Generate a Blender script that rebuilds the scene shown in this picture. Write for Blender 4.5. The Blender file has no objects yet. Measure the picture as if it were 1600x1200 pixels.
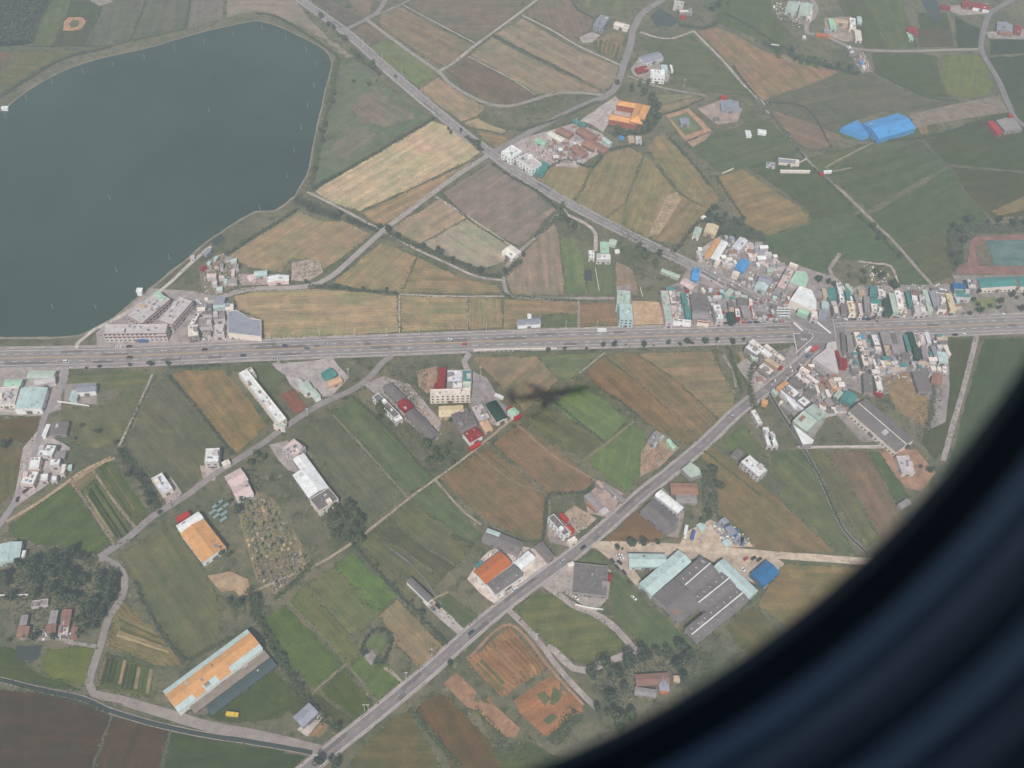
import bpy, math, random
from mathutils import Vector, Matrix
random.seed(7)
sc = bpy.context.scene
# ------------------------------------------------------------------ camera
H = 620.0                       # flying height over the fields, metres
dn = Vector((-80, -1300, -1600)).normalized()
cz = -dn
cx = (Vector((1, 0, 0)) - cz.x * cz).normalized()
cy = cz.cross(cx)
ROT = Matrix((cx, cy, cz))      # camera axes -> world axes
EYE = Vector((0, 0, H))
cam = bpy.data.cameras.new('camera')
camo = bpy.data.objects.new('camera', cam)
sc.collection.objects.link(camo)
camo.matrix_world = Matrix.Translation(EYE) @ ROT.to_4x4()
cam.sensor_width = 36; cam.lens = 36
cam.clip_start = 0.005; cam.clip_end = 60000
cam.dof.use_dof = True; cam.dof.focus_distance = 780; cam.dof.aperture_fstop = 10.0
sc.camera = camo

def G(px, py, h=0.0):
    """survey point: where the sight line of a photo point meets height h"""
    r = ROT @ Vector((px - 800, 600 - py, -1600))
    t = (H - h) / -r.z
    return Vector((r.x * t, r.y * t, h))

# ------------------------------------------------------------------ light
sundir = -(G(883, 610) - EYE).normalized()      # the airliner's own shadow gives the sun
w = bpy.data.worlds.new("World"); sc.world = w; w.use_nodes = True
nt = w.node_tree
sky = nt.nodes.new('ShaderNodeTexSky'); sky.sky_type = 'NISHITA'; sky.sun_disc = False
sky.sun_elevation = math.asin(sundir.z); sky.sun_rotation = math.atan2(sundir.x, sundir.y)
sky.dust_density = 2.0
bg = nt.nodes['Background']; bg.inputs[1].default_value = 0.065
nt.links.new(sky.outputs[0], bg.inputs[0])
sl = bpy.data.lights.new('sun', 'SUN'); sl.energy = 4.3; sl.angle = math.radians(0.42); sl.color = (1, .955, .88)
so = bpy.data.objects.new('sun', sl); sc.collection.objects.link(so)
so.rotation_mode = 'QUATERNION'; so.rotation_quaternion = sundir.to_track_quat('Z', 'Y')
vs = sc.view_settings; vs.view_transform = 'Standard'; vs.look = 'None'; vs.gamma = 1; vs.exposure = 0.0
sc.cycles.use_denoising = True
sc.cycles.volume_bounces = 1; sc.cycles.max_bounces = 6; sc.cycles.transparent_max_bounces = 8

# ------------------------------------------------------------------ colours
KA, HA = (.80, .88, .86), (0.092, 0.100, 0.107)
HAZE = 0.00030
def C(c, a=1.0, off=14.0):
    """photo colour (0-255) -> surface colour with the air between taken out"""
    if isinstance(c, str): c = PAL[c]
    out = []; lum = .3 * c[0] + .59 * c[1] + .11 * c[2]; l2 = lum + off * max(0.0, min(1.0, (225 - lum) / 60.0))
    for v, hz, ka in zip(c, HA, KA):
        v = (l2 + (v - lum) * .59) / 255.0
        v = v / 12.92 if v <= .04045 else ((v + .055) / 1.055) ** 2.4
        out.append(min(.92, max(.012, (v - hz) / ka)))
    return (out[0], out[1], out[2], a)
PAL = dict(white=(252,252,250), cream=(230,226,208), yellow=(212,198,150), green=(168,200,180), mint=(150,214,176), teal=(70,150,145),
  aqua=(170,212,208), grey=(146,145,146), dark=(122,121,122), lightgrey=(192,192,192), pink=(214,192,186), red=(175,55,70),
  scarlet=(215,40,60), blue=(60,160,250), slate=(140,152,170), orange=(218,152,84), tan=(190,166,132), brown=(148,112,104),
  darkgreen=(72,98,92), lightblue=(205,218,230), rust=(160,118,100), steelblue=(20,125,190), netgrey=(140,134,122), netteal=(85,108,112), peach=(215,170,130), terracotta=(205,105,60))

# ------------------------------------------------------------------ materials
def mat(name, rough=.8, spec=.25):
    m = bpy.data.materials.new(name); m.use_nodes = True
    n = m.node_tree.nodes; b = n['Principled BSDF']
    b.inputs['Roughness'].default_value = rough; b.inputs['Specular IOR Level'].default_value = spec
    return m, n, m.node_tree.links, b
def nz(n, l, scale, vec, detail=4, rough=.6):
    t = n.new('ShaderNodeTexNoise'); t.inputs['Scale'].default_value = scale; t.inputs['Detail'].default_value = detail
    t.inputs['Roughness'].default_value = rough; l.new(vec, t.inputs['Vector']); return t.outputs[0]
def rng(n, l, val, a, b, c, d):
    t = n.new('ShaderNodeMapRange'); l.new(val, t.inputs[0])
    for i, v in enumerate((a, b, c, d)): t.inputs[i + 1].default_value = v
    return t.outputs[0]
def mth(n, l, op, a, b):
    t = n.new('ShaderNodeMath'); t.operation = op
    for i, v in enumerate((a, b)):
        if isinstance(v, (int, float)): t.inputs[i].default_value = v
        else: l.new(v, t.inputs[i])
    return t.outputs[0]
def mixc(n, l, fac, a, b, mode='MIX'):
    t = n.new('ShaderNodeMix'); t.data_type = 'RGBA'; t.blend_type = mode
    if isinstance(fac, (int, float)): t.inputs[0].default_value = fac
    else: l.new(fac, t.inputs[0])
    for i, v in ((6, a), (7, b)):
        if isinstance(v, tuple): t.inputs[i].default_value = v
        else: l.new(v, t.inputs[i])
    return t.outputs[2]
def scl(n, l, col, fac):
    t = n.new('ShaderNodeVectorMath'); t.operation = 'SCALE'; l.new(col, t.inputs[0]); l.new(fac, t.inputs[3]); return t.outputs[0]

def field_material():
    m, n, l, b = mat('crop_field', .95, .1)
    oi = n.new('ShaderNodeObjectInfo'); geo = n.new('ShaderNodeNewGeometry'); uv = n.new('ShaderNodeUVMap')
    P = geo.outputs['Position']
    sep = n.new('ShaderNodeSeparateXYZ'); l.new(uv.outputs[0], sep.inputs[0])
    big = nz(n, l, .016, P, 3); mid = nz(n, l, .09, P, 5, .65); fine = nz(n, l, .75, P, 3, .7)
    # furrows and harvest rows, bent a little by noise
    warp = mth(n, l, 'MULTIPLY', nz(n, l, .05, P, 2), 9.0)
    u = mth(n, l, 'ADD', sep.outputs[1], warp)
    s1 = mth(n, l, 'SINE', mth(n, l, 'MULTIPLY', u, 2.1), 0)
    s2 = mth(n, l, 'SINE', mth(n, l, 'MULTIPLY', u, .37), 0)
    s3 = mth(n, l, 'SINE', mth(n, l, 'MULTIPLY', mth(n, l, 'ADD', sep.outputs[0], warp), .11), 0)
    st = mth(n, l, 'ADD', mth(n, l, 'MULTIPLY', s1, .45), mth(n, l, 'MULTIPLY', s2, .55))
    st = mth(n, l, 'MULTIPLY', st, oi.outputs['Alpha'])
    stm = mth(n, l, 'MULTIPLY', st, rng(n, l, nz(n, l, .022, P, 3), .35, .65, .15, 1.3))
    cb = n.new('ShaderNodeCombineXYZ'); l.new(mth(n, l, 'MULTIPLY', sep.outputs[0], .018), cb.inputs[0]); l.new(mth(n, l, 'MULTIPLY', sep.outputs[1], .22), cb.inputs[1]); l.new(mth(n, l, 'MULTIPLY', oi.outputs['Random'], 50), cb.inputs[2])
    strk = nz(n, l, 1.0, cb.outputs[0], 5, .65)
    # tufts of green or straw where noise is high
    col = mixc(n, l, rng(n, l, big, .40, .60, 0, 1.0), oi.outputs['Color'], mixc(n, l, 1.0, oi.outputs['Color'], (.78, 1.03, .84, 1), 'MULTIPLY'))
    col = mixc(n, l, rng(n, l, strk, .42, .66, 0, .95), col, mixc(n, l, 1.0, oi.outputs['Color'], (1.2, 1.1, 1.0, 1), 'MULTIPLY'))
    col = mixc(n, l, rng(n, l, mid, .48, .66, 0, .42), col, mixc(n, l, 1.0, oi.outputs['Color'], (1.22, 1.12, .95, 1), 'MULTIPLY'))
    bare = nz(n, l, .045, P, 6, .7)
    col = mixc(n, l, rng(n, l, bare, .60, .70, 0, .55), col, mixc(n, l, 1.0, oi.outputs['Color'], (1.5, 1.35, 1.25, 1), 'MULTIPLY'))
    col = mixc(n, l, rng(n, l, bare, .40, .30, 0, .5), col, mixc(n, l, 1.0, oi.outputs['Color'], (.55, .72, .6, 1), 'MULTIPLY'))
    f = mth(n, l, 'ADD', rng(n, l, fine, .3, .7, .78, 1.2), mth(n, l, 'MULTIPLY', stm, .62))
    f = mth(n, l, 'MULTIPLY', f, rng(n, l, mid, .3, .7, .78, 1.18)); f = mth(n, l, 'MULTIPLY', f, rng(n, l, strk, .3, .7, .87, 1.12))
    f = mth(n, l, 'ADD', f, mth(n, l, 'MULTIPLY', s3, .02))
    l.new(scl(n, l, col, f), b.inputs['Base Color'])
    bp = n.new('ShaderNodeBump'); bp.inputs['Strength'].default_value = .5; bp.inputs['Distance'].default_value = .3
    l.new(fine, bp.inputs['Height']); l.new(bp.outputs[0], b.inputs['Normal'])
    return m
def ground_material():
    m, n, l, b = mat('rough_grass_ground', .95, .1)
    geo = n.new('ShaderNodeNewGeometry'); P = geo.outputs['Position']
    a = nz(n, l, .02, P, 4, .65); c = nz(n, l, .13, P, 5, .7); d = nz(n, l, .9, P, 3, .7)
    col = mixc(n, l, rng(n, l, a, .4, .6, 0, 1), C((100, 110, 90)), C((120, 120, 98)))
    col = mixc(n, l, rng(n, l, c, .50, .66, 0, .8), col, C((78, 92, 80)))
    col = mixc(n, l, rng(n, l, nz(n, l, .2, P, 3), .6, .72, 0, .7), col, C((150, 138, 112)))
    l.new(scl(n, l, col, rng(n, l, d, .3, .7, .74, 1.25)), b.inputs['Base Color'])
    return m
def obj_material(name, rough, spec, lo, hi, scale, stain=.4, ribs=0.0, ribw=6.0):
    """object-coloured surface with dirt, stains and (ribs) sheet seams"""
    m, n, l, b = mat(name, rough, spec)
    oi = n.new('ShaderNodeObjectInfo'); geo = n.new('ShaderNodeNewGeometry'); P = geo.outputs['Position']
    a = nz(n, l, scale, P, 5, .65); c = nz(n, l, scale * 6, P, 3, .7)
    f = mth(n, l, 'MULTIPLY', rng(n, l, a, .3, .7, lo, hi), rng(n, l, c, .3, .7, .9, 1.08))
    if ribs:
        uv = n.new('ShaderNodeUVMap'); s = n.new('ShaderNodeSeparateXYZ'); l.new(uv.outputs[0], s.inputs[0])
        r = mth(n, l, 'SINE', mth(n, l, 'MULTIPLY', s.outputs[0], ribw), 0)
        r2 = mth(n, l, 'FRACT', mth(n, l, 'MULTIPLY', s.outputs[0], .16), 0)
        r2 = rng(n, l, r2, 0, .06, -1.2, 0)
        f = mth(n, l, 'ADD', f, mth(n, l, 'MULTIPLY', mth(n, l, 'ADD', r, r2), ribs))
    col = mixc(n, l, rng(n, l, nz(n, l, scale * 2.3, P, 4), .52, .68, 0, stain), oi.outputs['Color'],
               mixc(n, l, 1.0, oi.outputs['Color'], (.66, .62, .58, 1), 'MULTIPLY'))
    l.new(scl(n, l, col, f), b.inputs['Base Color'])
    return m
def plain(name, col, rough=.6, spec=.3, metal=0.0, var=.15, scale=2.0):
    m, n, l, b = mat(name, rough, spec); b.inputs['Metallic'].default_value = metal
    geo = n.new('ShaderNodeNewGeometry')
    rgb = n.new('ShaderNodeRGB'); rgb.outputs[0].default_value = (*col[:3], 1)
    l.new(scl(n, l, rgb.outputs[0], rng(n, l, nz(n, l, scale, geo.outputs['Position'], 3), .3, .7, 1 - var, 1 + var)), b.inputs['Base Color'])
    return m
M = {}
M['field'] = field_material(); M['ground'] = ground_material()
M['metal'] = obj_material('painted_sheet_roof', .55, .3, .82, 1.14, .16, .45, .06)
M['concrete'] = obj_material('stained_concrete', .9, .2, .72, 1.16, .35, .75)
M['wall'] = obj_material('rendered_wall', .85, .25, .86, 1.06, .2, .3)
M['yard'] = obj_material('yard_paving', .92, .15, .64, 1.24, .13, .85)
M['road'] = obj_material('asphalt', .85, .25, .8, 1.14, .1, .5)
M['paint'] = obj_material('car_paint', .3, .5, .97, 1.03, 1.0, .02)
M['mark'] = plain('road_paint', C((225, 225, 222)), .7, .2, 0, .25, .8)
M['ymark'] = plain('yellow_road_paint', C((205, 165, 100)), .7, .2, 0, .2, .8)
M['glass'] = plain('window_glass', (.03, .04, .05), .12, .5)
M['steel'] = plain('stainless_tank', (.55, .57, .6), .3, .5, .7)
M['post'] = plain('galvanised_pole', (.62, .62, .6), .5, .3)
M['rubber'] = plain('black_rubber', (.015, .015, .016), .7, .2)
M['trunk'] = plain('bark', (.09, .07, .05), .95, .1)
def leaf(name, c1, c2):
    m, n, l, b = mat(name, .8, .2); geo = n.new('ShaderNodeNewGeometry'); oi = n.new('ShaderNodeObjectInfo')
    r = mth(n, l, 'ADD', mth(n, l, 'MULTIPLY', geo.outputs['Random Per Island'], .6), mth(n, l, 'MULTIPLY', oi.outputs['Random'], .4))
    l.new(mixc(n, l, r, (*c1, 1), (*c2, 1)), b.inputs['Base Color']); return m
M['leaf'] = leaf('leaves_green', (.025, .045, .02), (.12, .14, .055))
M['leafd'] = leaf('leaves_dark', (.02, .036, .022), (.085, .105, .055))
M['leafy'] = leaf('leaves_yellow_green', (.07, .1, .03), (.15, .16, .06))
m, n, l, b = mat('pond_water', .12, .5); M['water'] = m
geo = n.new('ShaderNodeNewGeometry')
l.new(mixc(n, l, rng(n, l, nz(n, l, .006, geo.outputs['Position'], 3), .35, .65, 0, 1), C((68, 108, 108), 1, -2), C((88, 113, 107), 1, 0)), b.inputs['Base Color'])
bp = n.new('ShaderNodeBump'); bp.inputs['Strength'].default_value = .25; bp.inputs['Distance'].default_value = .1
l.new(nz(n, l, .8, geo.outputs['Position'], 3), bp.inputs['Height']); l.new(bp.outputs[0], b.inputs['Normal'])
m, n, l, b = mat('canal_water', .2, .5); b.inputs['Base Color'].default_value = (.045, .055, .05, 1); M['canal'] = m

# ------------------------------------------------------------------ helpers
def link(o, parent=None):
    sc.collection.objects.link(o)
    if parent: o.parent = parent
    return o
def mesh(name, vs, fs, m, parent=None, col=None, uvs=None, loc=None, rz=0, smooth=False):
    me = bpy.data.meshes.new(name); me.from_pydata([tuple(v) for v in vs], [], fs)
    me.materials.append(M[m] if isinstance(m, str) else m)
    if uvs:
        ul = me.uv_layers.new(name='UVMap')
        for lp in me.loops: ul.data[lp.index].uv = uvs[lp.vertex_index]
    if smooth:
        for p in me.polygons: p.use_smooth = True
    o = bpy.data.objects.new(name, me)
    if col: o.color = col
    if loc is not None: o.location = loc
    o.rotation_euler.z = rz
    return link(o, parent)
def tag(o, label=None, cat=None, group=None, kind=None):
    if label: o['label'] = label
    if cat: o['category'] = cat
    if group: o['group'] = group
    if kind: o['kind'] = kind
    return o
def empty(name, loc, rz=0):
    o = bpy.data.objects.new(name, None); o.location = loc; o.rotation_euler.z = rz; o.empty_display_size = 1
    return link(o)
class MB:
    def __init__(s): s.v = []; s.f = []; s.uv = []
    def quad(s, a, b, c, d, uv=None):
        k = len(s.v); s.v += [a, b, c, d]; s.f.append((k, k + 1, k + 2, k + 3)); s.uv += uv or [(0, 0)] * 4
    def poly(s, pts):
        k = len(s.v); s.v += pts; s.f.append(tuple(range(k, k + len(pts)))); s.uv += [(p[0], p[1]) for p in pts]
    def box(s, x0, x1, y0, y1, z0, z1):
        k = len(s.v)
        s.v += [(x, y, z) for z in (z0, z1) for y in (y0, y1) for x in (x0, x1)]
        s.uv += [(x, y) for z in (z0, z1) for y in (y0, y1) for x in (x0, x1)]
        for f in ((0, 2, 3, 1), (4, 5, 7, 6), (0, 1, 5, 4), (2, 6, 7, 3), (0, 4, 6, 2), (1, 3, 7, 5)): s.f.append(tuple(k + i for i in f))
    def tube(s, p, q, r0, r1, n=8):
        p, q = Vector(p), Vector(q); ax = (q - p).normalized(); a = ax.orthogonal().normalized(); b = ax.cross(a); k = len(s.v)
        for c, r in ((p, r0), (q, r1)):
            for i in range(n):
                t = 2 * math.pi * i / n; s.v.append(tuple(c + (a * math.cos(t) + b * math.sin(t)) * r)); s.uv.append((0, 0))
        for i in range(n): s.f.append((k + i, k + (i + 1) % n, k + n + (i + 1) % n, k + n + i))
        s.f.append(tuple(k + i for i in reversed(range(n)))); s.f.append(tuple(k + n + i for i in range(n)))
    def build(s, name, m, parent=None, **kw): return mesh(name, s.v, s.f, m, parent, uvs=s.uv, **kw)

def smooth_line(pts, step=6.0):
    """Catmull-Rom through world points, resampled"""
    P = [pts[0] * 2 - pts[1]] + pts + [pts[-1] * 2 - pts[-2]]
    out = []
    for i in range(1, len(P) - 2):
        k = max(1, int((P[i + 1] - P[i]).length / step))
        for j in range(k):
            t = j / k
            out.append(.5 * ((2 * P[i]) + (P[i + 1] - P[i - 1]) * t + (2 * P[i - 1] - 5 * P[i] + 4 * P[i + 1] - P[i + 2]) * t * t + (3 * P[i] - P[i - 1] - 3 * P[i + 1] + P[i + 2]) * t ** 3))
    out.append(P[-2]); return out
def W(s):
    """'x,y x,y ...' photo points -> ground points"""
    return [G(*map(float, p.split(','))) for p in s.split()]
def normals(L):
    N = []
    for i in range(len(L)):
        t = (L[min(i + 1, len(L) - 1)] - L[max(i - 1, 0)]); N.append(Vector((-t.y, t.x, 0)).normalized())
    return N
def strip(name, line, a, b, z, m, col=None, kind='structure', jit=0.0, label=None, cat=None, rng_=None):
    L = line if not isinstance(line, str) else smooth_line(W(line)); N = normals(L)
    vs, fs, uv = [], [], []; s = 0
    for i, (p, q) in enumerate(zip(L, N)):
        if i: s += (p - L[i - 1]).length
        j1, j2 = random.uniform(-jit, jit), random.uniform(-jit, jit)
        for off in (a + j1, b + j2):
            v = p + q * off; vs.append((v.x, v.y, z)); uv.append((s, off))
        if i: k = 2 * i; fs.append((k - 2, k, k + 1, k - 1) if a > b else (k - 2, k - 1, k + 1, k))
    me = mesh(name, vs, [tuple(reversed(f)) for f in fs], m, col=col, uvs=uv)
    return tag(me, label, cat, kind=kind)
PADN = [0]
def pad(name, pts, z, m, col, direction=None, jit=.35, kind='structure'):
    PADN[0] += 1; z += .0003 * (PADN[0] % 200)
    P = W(pts) if isinstance(pts, str) else pts
    if direction: d = (G(*direction[1]) - G(*direction[0])).normalized()
    else: d = max(((P[(i + 1) % len(P)] - P[i]) for i in range(len(P))), key=lambda v: v.length).normalized()
    out = []
    for i in range(len(P)):
        p, q = P[i], P[(i + 1) % len(P)]; k = max(1, int((q - p).length / 6)); nn = Vector((-(q - p).y, (q - p).x, 0)).normalized()
        for j in range(k): out.append(p + (q - p) * (j / k) + nn * random.uniform(-jit, jit))
    area = sum(a.x * b.y - b.x * a.y for a, b in zip(out, out[1:] + out[:1]))
    if area < 0: out.reverse()
    uv = [(v.x * d.x + v.y * d.y, -v.x * d.y + v.y * d.x) for v in out]
    o = mesh(name, [(v.x, v.y, z) for v in out], [tuple(range(len(out)))], m, col=col, uvs=uv)
    return tag(o, kind=kind)
# ------------------------------------------------------------------ ground, sky-wide sheet
g = 8000
gm = mesh('ground', [(-g, -g, -.2), (g, -g, -.2), (g, g, -.2), (-g, g, -.2)], [(0, 1, 2, 3)], 'ground'); tag(gm, kind='structure')

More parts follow.
